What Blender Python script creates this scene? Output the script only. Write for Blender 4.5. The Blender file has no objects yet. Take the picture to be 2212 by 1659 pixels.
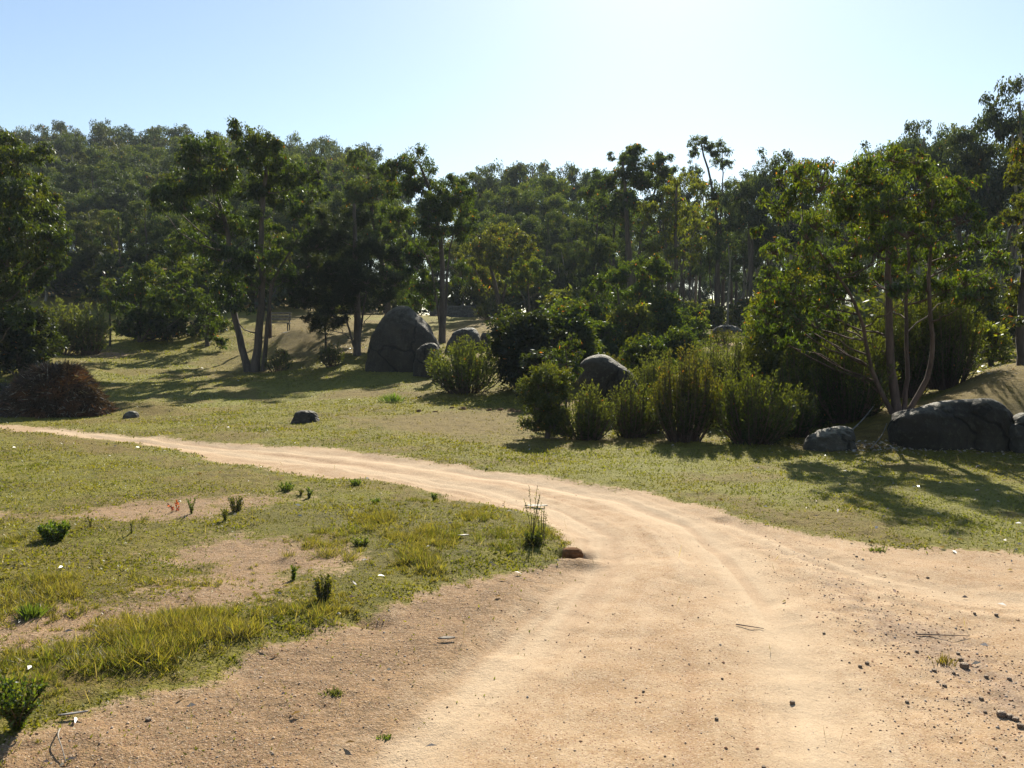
import bpy, math
import numpy as np
from mathutils import Vector

# ------------------------------------------------------------------ camera geometry (photo measured on a 2212 x 1659 grid)
F, CU, CV, H, HORIZON = 1736.0, 1106.0, 829.5, 1.7, 740.0
P = math.atan((CV - HORIZON) / F)
cP, sP = math.cos(P), math.sin(P)
rng = np.random.RandomState(7)
HAZE = .00036
scene = bpy.context.scene
COL = scene.collection

def W(u, v, Y):
    """world point seen at (u, v) lying at ground distance Y in front of the camera"""
    x = (u - CU) / F; z = (CV - v) / F
    dy = cP + z * sP
    dz = z * cP - sP
    t = Y / dy
    return np.array([x * t, Y, H + dz * t])

def project(x, y, z):
    d = y * cP - (z - H) * sP
    return CU + F * x / d, CV - F * (y * sP + (z - H) * cP) / d

# ------------------------------------------------------------------ noise
def _hash(ix, iy, s):
    n = (ix * 374761393 + iy * 668265263 + s * 1442695041) & 0xFFFFFFFF
    n = ((n ^ (n >> 13)) * 1274126177) & 0xFFFFFFFF
    n = (n ^ (n >> 16)) & 0xFFFFFFFF
    return n / 4294967295.0

def vn(x, y, s=0):
    x = np.asarray(x, float); y = np.asarray(y, float)
    ix = np.floor(x).astype(np.int64); iy = np.floor(y).astype(np.int64)
    fx = x - ix; fy = y - iy
    fx = fx * fx * (3 - 2 * fx); fy = fy * fy * (3 - 2 * fy)
    a = _hash(ix, iy, s); b = _hash(ix + 1, iy, s); c = _hash(ix, iy + 1, s); d = _hash(ix + 1, iy + 1, s)
    return (a * (1 - fx) + b * fx) * (1 - fy) + (c * (1 - fx) + d * fx) * fy

def fbm(x, y, s=0, o=4):
    t = 0; a = 0.5; n = 0
    for k in range(o):
        t = t + a * vn(x * 2 ** k + 17.3 * k, y * 2 ** k - 9.1 * k, s + k); n += a; a *= 0.5
    return t / n

def sstep(a, b, x):
    t = np.clip((x - a) / (b - a), 0, 1)
    return t * t * (3 - 2 * t)

# ------------------------------------------------------------------ terrain height
YS = np.array([0, 12, 12.6, 13.2, 14, 16, 18, 22, 26, 30, 34, 38, 42, 48, 60, 80, 110, 150, 260.])
UT = np.array([-900, 0, 300, 543, 770, 955, 1143, 1350, 1560, 1750, 1950, 2212, 2800.])
ZT = np.array([
 [0, 0, 0, 0, 0, 0, .1, .4, .9, 1.3, 1.8, 2.4, 3.2, 4.6, 7, 10.5, 14, 17, 19],
 [0, 0, 0, 0, 0, 0, 0, .25, .75, 1.1, 1.5, 2.0, 2.7, 4.0, 6.5, 10, 14, 17, 19],
 [0, 0, 0, 0, 0, 0, 0, .12, .38, .75, 1.25, 1.7, 2.3, 3.6, 6, 10, 14, 17, 18],
 [0, 0, 0, 0, 0, 0, 0, .10, .34, .66, 1.25, 2.2, 3.0, 3.6, 4.8, 8, 12, 15, 16],
 [0, 0, 0, 0, 0, 0, .02, .15, .5, .92, 1.6, 2.35, 2.9, 3.3, 3.8, 5.5, 8, 10, 11],
 [0, 0, 0, 0, 0, 0, .03, .2, .6, 1.05, 1.5, 1.95, 2.6, 3.3, 3.5, 4, 5, 6, 7],
 [0, 0, 0, 0, 0, 0, .05, .3, .62, 1.0, 1.6, 2.3, 2.85, 3.1, 3.2, 3.4, 4, 4.5, 5],
 [0, 0, 0, 0, 0, 0, .08, .35, .7, 1.1, 1.5, 1.8, 2.1, 2.5, 3.0, 3.2, 3.4, 3.6, 4],
 [0, 0, 0, 0, 0, .05, .15, .5, 1.0, 1.5, 1.8, 2.0, 2.2, 2.5, 3.0, 3.2, 3.4, 3.5, 4],
 [0, 0, 0, 0.02, .05, .1, .2, .5, .9, 1.3, 1.6, 1.9, 2.1, 2.4, 3.0, 3.2, 3.4, 3.5, 4],
 [0, 0, .08, .3, .5, .5, .6, .8, 1.0, 1.2, 1.4, 1.7, 2.0, 2.4, 3.0, 3.2, 3.4, 3.5, 4],
 [0, 0, .12, .65, 1.2, 1.25, 1.3, 1.4, 1.6, 1.8, 1.9, 2.0, 2.2, 2.6, 3.2, 3.4, 3.6, 3.8, 4],
 [0, .1, .4, .9, 1.5, 1.6, 1.6, 1.7, 1.8, 1.9, 2.0, 2.2, 2.4, 2.8, 3.4, 3.6, 3.8, 4, 4]])

def hbase(x, y):
    x = np.asarray(x, float); y = np.asarray(y, float)
    r = np.sqrt(x * x + y * y)
    ye = np.maximum(y, .5 * r)
    ue = np.clip(CU + F * x / np.maximum(y, .01 + .4 * r), UT[0], UT[-1] - 1e-3)
    i = np.clip(np.searchsorted(UT, ue, side='right') - 1, 0, len(UT) - 2)
    t = (ue - UT[i]) / (UT[i + 1] - UT[i]); t = t * t * (3 - 2 * t)
    z = 0
    for k in (.95, 1.0, 1.05) if True else (1,):
        yy = np.clip(ye * k if k != 1 else ye, 0, YS[-1] - 1e-3)
        j = np.clip(np.searchsorted(YS, yy, side='right') - 1, 0, len(YS) - 2)
        s = (yy - YS[j]) / (YS[j + 1] - YS[j])
        z = z + (ZT[i, j] * (1 - s) + ZT[i, j + 1] * s) * (1 - t) + (ZT[i + 1, j] * (1 - s) + ZT[i + 1, j + 1] * s) * t
    return z / 3

def find_ground(u, v):
    """ground point (on the smooth terrain) seen at (u, v)"""
    ys = np.geomspace(1.2, 250, 1500)
    x = (u - CU) / F * ys
    for _ in range(2):
        z = hbase(x, ys)
        x = (u - CU) / F * (ys * cP - (z - H) * sP)
    vv = project(x, ys, hbase(x, ys))[1]
    k = np.argmax(vv <= v) if (vv <= v).any() else len(ys) - 1
    return float(x[k]), float(ys[k])

def sdf(px, py, poly):
    """signed distance (negative inside) of points to a world polygon"""
    d = np.full(px.shape, 1e9); inside = np.zeros(px.shape, bool)
    n = len(poly)
    for a in range(n):
        ax, ay = poly[a]; bx, by = poly[(a + 1) % n]
        ex, ey = bx - ax, by - ay
        wx, wy = px - ax, py - ay
        t = np.clip((wx * ex + wy * ey) / (ex * ex + ey * ey + 1e-12), 0, 1)
        d = np.minimum(d, (wx - t * ex) ** 2 + (wy - t * ey) ** 2)
        c = (ay > py) != (by > py)
        xi = ax + (py - ay) / (by - ay + 1e-12) * ex
        inside ^= c & (px < xi)
    d = np.sqrt(d)
    return np.where(inside, -d, d)

def dline(px, py, pts):
    d = np.full(px.shape, 1e9)
    for (ax, ay), (bx, by) in zip(pts[:-1], pts[1:]):
        ex, ey = bx - ax, by - ay
        wx, wy = px - ax, py - ay
        t = np.clip((wx * ex + wy * ey) / (ex * ex + ey * ey + 1e-12), 0, 1)
        d = np.minimum(d, (wx - t * ex) ** 2 + (wy - t * ey) ** 2)
    return np.sqrt(d)

def track_sd(px, py, pts):
    best = np.full(px.shape, 1e9); sd_ = np.zeros_like(px); so_ = np.zeros_like(px); acc = 0
    for (ax, ay), (bx, by) in zip(pts[:-1], pts[1:]):
        ex, ey = bx - ax, by - ay; ln = math.hypot(ex, ey) + 1e-9
        wx, wy = px - ax, py - ay
        t = np.clip((wx * ex + wy * ey) / ln ** 2, 0, 1)
        d = np.hypot(wx - t * ex, wy - t * ey)
        k = d < best
        best = np.where(k, d, best); sd_ = np.where(k, d * np.sign(wx * ey - wy * ex), sd_); so_ = np.where(k, acc + t * ln, so_)
        acc += ln
    return sd_, so_

def GP(pts):
    return [find_ground(u, v) for u, v in pts]

TRACK = GP([(-300, 912), (0, 920), (80, 924), (250, 938), (450, 952), (700, 968), (850, 990), (1000, 1008), (1130, 1030), (1250, 1045), (1400, 1065),
            (1500, 1088), (1600, 1118), (1700, 1145), (1850, 1168), (2000, 1185), (2212, 1203), (2500, 1225), (3300, 1290)]) + [(8, 2), (6, -6), (-6, -6)] + \
        GP([(-500, 1800), (-100, 1650), (60, 1590), (200, 1530), (380, 1480), (520, 1430), (640, 1395), (700, 1370), (800, 1320), (870, 1290), (930, 1262), (1050, 1240), (1180, 1215),
            (1238, 1192), (1215, 1165), (1180, 1140), (1140, 1112), (1060, 1094), (960, 1086), (925, 1060), (850, 1045), (700, 1034), (600, 1026), (540, 1010), (470, 1000),
            (420, 985), (340, 965), (250, 952), (100, 938), (0, 932), (-300, 925)])
BROWN = GP([(-300, 1700), (60, 1585), (200, 1525), (380, 1475), (520, 1425), (700, 1365), (800, 1318), (930, 1260), (1050, 1238), (1180, 1213), (1245, 1200), (1230, 1240), (1120, 1330), (1010, 1430),
            (900, 1540), (760, 1640), (700, 1800), (-200, 1900)])
STONY = GP([(1650, 1180), (1800, 1195), (1960, 1330), (2150, 1390), (2400, 1500), (2400, 1700), (2100, 1600), (1950, 1440), (1850, 1340), (1720, 1250)])
BARE = [GP([(300, 1175), (420, 1168), (560, 1168), (700, 1175), (745, 1190), (720, 1230), (600, 1262), (450, 1270), (420, 1235), (330, 1195)]),
        GP([(-20, 1118), (120, 1110), (260, 1085), (420, 1068), (560, 1066), (640, 1075), (560, 1110), (420, 1128), (200, 1130), (-20, 1135)]),
        GP([(-20, 1345), (150, 1315), (300, 1295), (480, 1270), (620, 1265), (560, 1300), (430, 1320), (300, 1350), (130, 1390), (-20, 1450)]),
        GP([(170, 752), (230, 752), (320, 765), (300, 772), (200, 775), (150, 768)]),
        GP([(1520, 740), (1610, 736), (1625, 750), (1580, 756), (1515, 752)])]
DRYP = [GP([(830, 905), (950, 885), (1100, 890), (1140, 900), (1140, 935), (980, 945), (860, 935), (700, 900)]),
        GP([(560, 725), (620, 675), (680, 680), (770, 690), (830, 700), (800, 770), (700, 775), (600, 778), (565, 770)]),
        GP([(930, 720), (1000, 690), (1100, 670), (1180, 660), (1180, 700), (1060, 730), (960, 750)]),
        [((1730 - CU) / F * 12.5, 12.5), ((2050 - CU) / F * 12.15, 12.15), ((2700 - CU) / F * 12.1, 12.1), ((2700 - CU) / F * 17, 17), ((2150 - CU) / F * 17, 17), ((1950 - CU) / F * 15, 15), ((1730 - CU) / F * 13.6, 13.6)],
        GP([(0, 935), (220, 950), (330, 975), (470, 1008), (540, 1030), (300, 1000), (100, 960)]),
        GP([(260, 880), (330, 868), (400, 888), (380, 902), (270, 905)]),
        GP([(700, 848), (810, 838), (930, 850), (940, 860), (800, 860), (640, 870)])]
PALE = [GP([(1950, 1080), (2100, 1050), (2400, 1050), (2400, 1190), (2150, 1185), (1980, 1150)]),
        GP([(1220, 1010), (1330, 975), (1480, 985), (1600, 1000), (1560, 1040), (1400, 1055), (1260, 1040)]),
        GP([(1560, 1010), (1800, 1000), (1900, 1030), (1850, 1080), (1700, 1090), (1580, 1060)]),
        GP([(230, 850), (500, 845), (900, 810), (980, 830), (700, 872), (260, 885)]),
        GP([(320, 985), (600, 965), (700, 985), (420, 1010)]), GP([(150, 780), (480, 765), (530, 790), (300, 840), (230, 830)])]
LUSH = [GP([(-20, 1520), (60, 1440), (200, 1385), (380, 1340), (520, 1300), (640, 1275), (770, 1285), (720, 1350), (600, 1385), (480, 1430), (330, 1480), (200, 1515), (120, 1590), (-50, 1659)]),
        GP([(440, 1150), (520, 1110), (700, 1105), (850, 1095), (1000, 1090), (1120, 1110), (1190, 1150), (1210, 1175), (1100, 1210), (980, 1245), (860, 1280), (760, 1290), (760, 1200), (720, 1170), (560, 1160)]),
        GP([(-20, 1250), (120, 1240), (260, 1262), (420, 1285), (300, 1300), (120, 1310), (-20, 1310)]),
        GP([(-20, 1150), (150, 1130), (360, 1150), (260, 1165), (-20, 1185)]),
        GP([(640, 1200), (720, 1180), (900, 1180), (900, 1260), (760, 1300), (660, 1280)])]
TR1 = GP([(820, 1659), (1000, 1500), (1130, 1380), (1230, 1280), (1290, 1210), (1290, 1160), (1200, 1105), (1060, 1060), (850, 1022), (600, 990), (400, 962), (150, 935)])
TR2 = GP([(1780, 1659), (1740, 1500), (1690, 1380), (1640, 1290), (1570, 1200), (1480, 1130), (1330, 1075), (1100, 1035), (850, 1000), (600, 972), (350, 948), (100, 929)])
TR3 = GP([(2350, 1300), (2100, 1290), (1900, 1250), (1700, 1185), (1560, 1130)])

def masks(x, y):
    r = np.sqrt(x * x + y * y)
    n1 = fbm(x * 1.3, y * 1.3, 3) - .5
    n2 = fbm(x * 6, y * 6, 11) - .5
    n3 = fbm(x * .35, y * .35, 23) - .5
    wob = (n1 * .5 + n2 * .25)
    near = y < 60
    sand = np.zeros_like(x); dry = np.zeros_like(x); pale = np.zeros_like(x); lush = np.zeros_like(x); brown = np.zeros_like(x); stony = np.zeros_like(x)
    q = near
    X, Y = x[q], y[q]; wq = wob[q]; rr = r[q]
    soft = .10 + .012 * rr
    s = sstep(1, -1, (sdf(X, Y, TRACK) + wq * (.55 + .02 * rr)) / (soft * 1.6))
    for p in BARE:
        s = np.maximum(s, .80 * sstep(1, -1, (sdf(X, Y, p) + wq * 2.4) / (soft * 4.5)))
    sand[q] = s
    brown[q] = sstep(1, -1, (sdf(X, Y, BROWN) + wq * .7) / .5)
    for p in BARE:
        brown[q] = np.maximum(brown[q], .75 * sstep(.5, -.2, sdf(X, Y, p)))
    stony[q] = sstep(1, -1, (sdf(X, Y, STONY) + wq * 1.6) / .6)
    for p in DRYP:
        dry[q] = np.maximum(dry[q], sstep(1, -1, (sdf(X, Y, p) + wq * (.8 + .05 * rr)) / (soft * 4)))
    for p in PALE:
        pale[q] = np.maximum(pale[q], sstep(1, -1, (sdf(X, Y, p) + wq * 1.5) / (soft * 5)))
    for p in LUSH:
        lush[q] = np.maximum(lush[q], sstep(1, -1, (sdf(X, Y, p) + wq * 2.1) / .45))
    tr = np.zeros_like(x); strk = np.zeros_like(x)
    for k, L in enumerate((TR1, TR2, TR3)):
        dd_, ss_ = track_sd(X, Y, L)
        strk[q] += np.exp(-(dd_ / (.75, .75, .5)[k]) ** 2) * (fbm(dd_ * 7.5 + 31 * k, ss_ * .3, 83 + k, 4) - .5) * 2.2
        tr[q] = np.maximum(tr[q], np.exp(-(dline(X, Y, L) / (.26 if k < 2 else .2)) ** 2) * (1, 1, .6)[k])
    # old double wheel marks left of the track lane
    dry = np.maximum(dry, sstep(-.02, .16, n3 + n1 * .6) * .62 * (1 - sand))
    dry = np.maximum(dry, sstep(42, 55, y) * .9)
    return dict(sand=sand, dry=dry, pale=pale, lush=lush, brown=brown, stony=stony, track=tr, streak=np.clip(strk, -1, 1) * sand)

def hgt(x, y, m=None):
    x = np.asarray(x, float); y = np.asarray(y, float)
    z = hbase(x, y)
    r = np.sqrt(x * x + y * y)
    far = sstep(10, 25, r)
    z = z + (fbm(x * .45, y * .45, 31, 3) - .5) * (.06 + .30 * far * sstep(14, 30, y))
    z = z + (fbm(x * 2.2, y * 2.2, 37, 3) - .5) * (.045 + .02 * far)
    if m is None:
        m = masks(np.atleast_1d(x), np.atleast_1d(y))
        z = np.atleast_1d(z)
    z = z + .022 * m['streak'] - .03 * m['track'] + .02 * (1 - m['sand']) + .03 * m['lush']
    rough = (1 - .75 * m['sand']) + .9 * m['stony'] + .35 * m['brown']
    z = z + (fbm(x * 9, y * 9, 41, 3) - .5) * .035 * rough
    # dug hole beside the track
    hx, hy = HOLE
    z = z - .10 * np.exp(-(((x - hx) / .13) ** 2 + ((y - hy) / .10) ** 4)) + .05 * np.exp(-(((x - hx - .02) / .22) ** 2 + ((y - hy + .20) / .1) ** 2))
    hx, hy = HOLE2
    z = z - .07 * np.exp(-(((x - hx) / .12) ** 2 + ((y - hy) / .10) ** 2))
    for bx, by, bh, br in BUMPS:
        z = z + bh * np.exp(-((x - bx) ** 2 + (y - by) ** 2) / br ** 2)
    return z
HOLE = find_ground(1240, 1199)
HOLE2 = find_ground(800, 1340)
_b = find_ground(330, 893)
BUMPS = [(_b[0], _b[1], .13, .55), (_b[0] + .45, _b[1] + .1, .09, .4), (_b[0] - .4, _b[1], .06, .35)]
_b = find_ground(625, 745)
BUMPS.append((_b[0] + .3, _b[1], .5, 1.3))

def gz(x, y):
    return float(hgt(np.array([x], float), np.array([y], float))[0])

def ground(u, v=None, Y=None):
    """(x, y, z) of the ground at the photo position (u, v), or straight ahead of column u at distance Y"""
    if Y is None:
        x, y = find_ground(u, v)
    else:
        x = (u - CU) / F * Y; y = Y
        for _ in range(3):
            x = (u - CU) / F * (Y * cP - (gz(x, Y) - H) * sP)
    return np.array([x, y, gz(x, y)])

# ------------------------------------------------------------------ materials
def new_mat(name):
    m = bpy.data.materials.new(name); m.use_nodes = True
    nt = m.node_tree; nt.nodes.clear()
    return m, nt, nt.nodes.new('ShaderNodeOutputMaterial')

class N:
    def __init__(s, nt): s.nt = nt
    def n(s, typ, **kw):
        nd = s.nt.nodes.new(typ)
        for k, v in kw.items():
            if hasattr(nd, k) and k not in nd.inputs: setattr(nd, k, v)
            else: nd.inputs[k].default_value = v
        return nd
    def l(s, a, b): s.nt.links.new(a, b)
    def noise(s, scale, detail=4, rough=.55, vec=None, dist=0):
        nd = s.n('ShaderNodeTexNoise'); nd.inputs['Scale'].default_value = scale; nd.inputs['Detail'].default_value = detail
        nd.inputs['Roughness'].default_value = rough; nd.inputs['Distortion'].default_value = dist
        if vec is not None: s.l(vec, nd.inputs['Vector'])
        return nd.outputs['Fac']
    def math(s, op, a, b=None, c=None):
        nd = s.n('ShaderNodeMath'); nd.operation = op
        for i, q in enumerate((a, b, c)):
            if q is None: continue
            if isinstance(q, (int, float)): nd.inputs[i].default_value = q
            else: s.l(q, nd.inputs[i])
        return nd.outputs[0]
    def ramp(s, fac, lo, hi):
        nd = s.n('ShaderNodeMapRange'); nd.interpolation_type = 'SMOOTHSTEP'
        nd.inputs['From Min'].default_value = lo; nd.inputs['From Max'].default_value = hi
        s.l(fac, nd.inputs['Value']); return nd.outputs[0]
    def mix(s, fac, a, b, mode='MIX'):
        nd = s.n('ShaderNodeMix'); nd.data_type = 'RGBA'; nd.blend_type = mode
        if isinstance(fac, (int, float)): nd.inputs[0].default_value = fac
        else: s.l(fac, nd.inputs[0])
        for q, i in ((a, 6), (b, 7)):
            if isinstance(q, tuple): nd.inputs[i].default_value = (*q, 1)
            else: s.l(q, nd.inputs[i])
        return nd.outputs[2]

def leaf_material(name, trans=.45, gloss=.07, rough=.38, vary=.35, tm=(2.5, 2.3, .6)):
    m, nt, out = new_mat(name); g = N(nt)
    at = g.n('ShaderNodeAttribute'); at.attribute_name = 'Col'
    oi = g.n('ShaderNodeObjectInfo')
    br = g.math('MULTIPLY_ADD', oi.outputs['Random'], vary, 1 - vary / 2)
    col = g.mix(1.0, at.outputs['Color'], g.mix(0.0, (1, 1, 1), (1, 1, 1)), 'MULTIPLY')
    sc = g.n('ShaderNodeVectorMath'); sc.operation = 'SCALE'; g.l(col, sc.inputs[0]); g.l(br, sc.inputs['Scale'])
    c = sc.outputs[0]
    d = g.n('ShaderNodeBsdfDiffuse'); g.l(c, d.inputs['Color'])
    tc = g.n('ShaderNodeVectorMath'); tc.operation = 'MULTIPLY'; g.l(c, tc.inputs[0]); tc.inputs[1].default_value = tm
    t = g.n('ShaderNodeBsdfTranslucent'); g.l(tc.outputs[0], t.inputs['Color'])
    a = g.n('ShaderNodeMixShader'); a.inputs[0].default_value = trans; g.l(d.outputs[0], a.inputs[1]); g.l(t.outputs[0], a.inputs[2])
    gl = g.n('ShaderNodeBsdfGlossy'); gl.inputs['Roughness'].default_value = rough; gl.inputs['Color'].default_value = (.9, .95, 1, 1)
    b = g.n('ShaderNodeMixShader'); b.inputs[0].default_value = gloss; g.l(a.outputs[0], b.inputs[1]); g.l(gl.outputs[0], b.inputs[2])
    g.l(b.outputs[0], out.inputs['Surface'])
    return m

def bark_material(name, c1, c2, scale=6, gloss=.25):
    m, nt, out = new_mat(name); g = N(nt)
    tc = g.n('ShaderNodeTexCoord'); mp = g.n('ShaderNodeMapping'); mp.inputs['Scale'].default_value = (1, 1, .22)
    g.l(tc.outputs['Object'], mp.inputs['Vector'])
    n1 = g.noise(scale, 6, .6, mp.outputs[0]); n2 = g.noise(scale * 6, 4, .6, mp.outputs[0])
    c = g.mix(g.ramp(n1, .35, .65), c1, c2)
    c = g.mix(g.math('MULTIPLY', g.ramp(n2, .5, .75), .6), c, tuple(q * .45 for q in c1))
    b = g.n('ShaderNodeBsdfPrincipled'); g.l(c, b.inputs['Base Color']); b.inputs['Roughness'].default_value = .85
    bm = g.n('ShaderNodeBump'); bm.inputs['Strength'].default_value = .7; bm.inputs['Distance'].default_value = .03
    g.l(g.math('ADD', n1, g.math('MULTIPLY', n2, .5)), bm.inputs['Height']); g.l(bm.outputs[0], b.inputs['Normal'])
    g.l(b.outputs[0], out.inputs['Surface'])
    return m

def rock_material(name, c1, c2, lichen_sunrim=(.30, .32, .27)):
    m, nt, out = new_mat(name); g = N(nt)
    tc = g.n('ShaderNodeTexCoord'); v = tc.outputs['Object']
    n1 = g.noise(1.6, 6, .6, v); n2 = g.noise(14, 6, .65, v); n3 = g.noise(60, 3, .6, v)
    c = g.mix(g.ramp(n1, .35, .68), c1, c2)
    c = g.mix(g.math('MULTIPLY', g.ramp(n2, .52, .66), .55), c, lichen_sunrim)
    c = g.mix(g.math('MULTIPLY', g.ramp(n3, .55, .7), .5), c, tuple(q * .35 for q in c1))
    mp = g.n('ShaderNodeMapping'); mp.inputs['Scale'].default_value = (5, 5, .5); g.l(v, mp.inputs['Vector'])
    st = g.noise(1.3, 4, .6, mp.outputs[0])
    c = g.mix(g.math('MULTIPLY', g.ramp(st, .5, .7), .5), c, tuple(q * .4 for q in c1))
    vc = g.n('ShaderNodeTexVoronoi'); vc.feature = 'DISTANCE_TO_EDGE'; vc.inputs['Scale'].default_value = .75
    dv = g.n('ShaderNodeTexNoise'); dv.inputs['Scale'].default_value = 2.2; dv.inputs['Detail'].default_value = 4; g.l(v, dv.inputs['Vector'])
    av = g.n('ShaderNodeMix'); av.data_type = 'RGBA'; av.inputs[0].default_value = .35; g.l(v, av.inputs[6]); g.l(dv.outputs['Color'], av.inputs[7]); g.l(av.outputs[2], vc.inputs['Vector'])
    crk = g.ramp(vc.outputs['Distance'], .022, .004)
    c = g.mix(g.math('MULTIPLY', crk, .8), c, tuple(q * .25 for q in c1))
    b = g.n('ShaderNodeBsdfPrincipled'); g.l(c, b.inputs['Base Color']); b.inputs['Roughness'].default_value = .7; b.inputs['Specular IOR Level'].default_value = .3
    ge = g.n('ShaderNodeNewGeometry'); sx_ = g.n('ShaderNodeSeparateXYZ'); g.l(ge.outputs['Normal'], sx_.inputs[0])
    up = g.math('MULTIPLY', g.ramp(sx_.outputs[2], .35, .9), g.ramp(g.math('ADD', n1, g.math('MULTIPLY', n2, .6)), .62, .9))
    c = g.mix(g.math('MULTIPLY', up, .55), c, tuple(q * 2.0 for q in lichen_sunrim)); g.l(c, b.inputs['Base Color'])  # upward faces painted paler in lichen colour to give a sunlit rim
    bm = g.n('ShaderNodeBump'); bm.inputs['Strength'].default_value = 1.0; bm.inputs['Distance'].default_value = .06
    g.l(g.math('SUBTRACT', g.math('ADD', g.math('MULTIPLY', n2, .9), g.math('MULTIPLY', n3, .3)), g.math('MULTIPLY', crk, .6)), bm.inputs['Height']); g.l(bm.outputs[0], b.inputs['Normal'])
    g.l(b.outputs[0], out.inputs['Surface'])
    return m

def plain_material(name, c, rough=.8, noise=0.3, scale=20, gloss=.3):
    m, nt, out = new_mat(name); g = N(nt)
    tc = g.n('ShaderNodeTexCoord')
    n1 = g.noise(scale, 5, .6, tc.outputs['Object'])
    col = g.mix(g.ramp(n1, .3, .7), tuple(q * (1 - noise) for q in c), tuple(min(1, q * (1 + noise)) for q in c))
    b = g.n('ShaderNodeBsdfPrincipled'); g.l(col, b.inputs['Base Color']); b.inputs['Roughness'].default_value = rough
    b.inputs['Specular IOR Level'].default_value = gloss
    bm = g.n('ShaderNodeBump'); bm.inputs['Strength'].default_value = .4; bm.inputs['Distance'].default_value = .01
    g.l(n1, bm.inputs['Height']); g.l(bm.outputs[0], b.inputs['Normal'])
    g.l(b.outputs[0], out.inputs['Surface'])
    return m

def ground_material():
    m, nt, out = new_mat('ground_soil_and_turf'); g = N(nt)
    ge = g.n('ShaderNodeNewGeometry'); v = ge.outputs['Position']
    a = g.n('ShaderNodeAttribute'); a.attribute_name = 'mask_a'; sa = g.n('ShaderNodeSeparateColor'); g.l(a.outputs['Color'], sa.inputs[0])
    b_ = g.n('ShaderNodeAttribute'); b_.attribute_name = 'mask_b'; sb = g.n('ShaderNodeSeparateColor'); g.l(b_.outputs['Color'], sb.inputs[0])
    sand, dry, pale = sa.outputs
    brown, stony, track = sb.outputs
    c_ = g.n('ShaderNodeAttribute'); c_.attribute_name = 'mask_c'; sc_ = g.n('ShaderNodeSeparateColor'); g.l(c_.outputs['Color'], sc_.inputs[0])
    streak = sc_.outputs[0]; lushm = sc_.outputs[1]
    nL = g.noise(.9, 5, .6, v); nM = g.noise(5, 6, .65, v); nF = g.noise(38, 5, .7, v); nG = g.noise(130, 3, .6, v); nH = g.noise(14, 5, .7, v)
    # turf
    turf = g.mix(g.ramp(nM, .38, .62), (.130, .128, .026), (.215, .200, .045))
    turf = g.mix(g.math('MULTIPLY', g.ramp(nH, .50, .66), .6), turf, (.125, .09, .034))
    turf = g.mix(g.math('MULTIPLY', g.ramp(nF, .5, .72), .55), turf, (.07, .06, .02))
    turf = g.mix(g.math('MULTIPLY', g.ramp(nL, .46, .62), .55), turf, (.215, .20, .04))
    nP = g.noise(.42, 4, .6, v)
    turf = g.mix(g.math('MULTIPLY', g.ramp(nP, .48, .60), .45), turf, (.15, .105, .04))
    turf = g.mix(g.math('MULTIPLY', pale, g.ramp(nM, .2, .6)), turf, (.21, .21, .085))
    dsoil = g.mix(g.ramp(nM, .35, .65), (.15, .105, .045), (.22, .16, .075))
    dsoil = g.mix(g.math('MULTIPLY', g.ramp(nF, .45, .65), .6), dsoil, (.09, .062, .028))
    dm = g.ramp(g.math('ADD', dry, g.math('MULTIPLY', g.math('SUBTRACT', nH, .5), 1.3)), .3, .8)
    turf = g.mix(g.math('MULTIPLY', dm, .85), turf, dsoil)
    turf = g.mix(g.math('MULTIPLY', lushm, .5), turf, (.10, .085, .03))
    # sand
    sd = g.mix(g.ramp(nL, .35, .65), (.48, .34, .185), (.57, .42, .24))
    sd = g.mix(g.math('MULTIPLY', g.ramp(nM, .42, .62), .75), sd, (.42, .27, .125))
    rr_ = g.noise(2.2, 5, .65, v, 1.5)
    sd = g.mix(g.math('MULTIPLY', g.ramp(rr_, .55, .72), .55), sd, (.40, .245, .115))
    sd = g.mix(g.math('MULTIPLY', track, .85), sd, (.62, .48, .30))
    sd = g.mix(g.math('MULTIPLY', g.ramp(streak, .54, .80), .4), sd, (.66, .52, .33))
    sd = g.mix(g.math('MULTIPLY', g.ramp(streak, .46, .20), .45), sd, (.36, .215, .10))
    bs = g.mix(g.ramp(nM, .35, .65), (.28, .175, .078), (.41, .26, .118))
    bs = g.mix(g.math('MULTIPLY', g.ramp(nH, .5, .68), .55), bs, (.12, .09, .042))
    bs = g.mix(g.math('MULTIPLY', g.ramp(nF, .50, .64), .55), bs, (.13, .085, .04))
    sd = g.mix(g.math('MULTIPLY', g.ramp(g.math('ADD', brown, g.math('MULTIPLY', g.math('SUBTRACT', nM, .5), .8)), .25, .8), .9), sd, bs)
    sd = g.mix(g.math('MULTIPLY', g.ramp(g.math('ADD', stony, g.math('MULTIPLY', g.math('SUBTRACT', nH, .5), 1.6)), .6, 1.0), .7), sd, (.26, .19, .13))
    # grit: pale and rusty grains
    vo = g.n('ShaderNodeTexVoronoi'); vo.inputs['Scale'].default_value = 95; g.l(v, vo.inputs['Vector'])
    sv = g.n('ShaderNodeSeparateColor'); g.l(vo.outputs['Color'], sv.inputs[0])
    core = g.ramp(vo.outputs['Distance'], .52, .25)
    grit = g.math('SUBTRACT', 1, g.math('MULTIPLY', track, .75))
    sd = g.mix(g.math('MULTIPLY', g.math('MULTIPLY', g.ramp(sv.outputs[0], .68, .8), core), g.math('MULTIPLY', grit, .95)), sd, (.22, .09, .045))
    sd = g.mix(g.math('MULTIPLY', g.math('MULTIPLY', g.ramp(sv.outputs[1], .76, .86), core), g.math('MULTIPLY', grit, .6)), sd, (.74, .60, .44))
    sd = g.mix(g.math('MULTIPLY', g.math('MULTIPLY', g.ramp(nG, .48, .66), .6), grit), sd, (.30, .175, .09))
    nS = g.noise(70, 3, .7, v)
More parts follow.
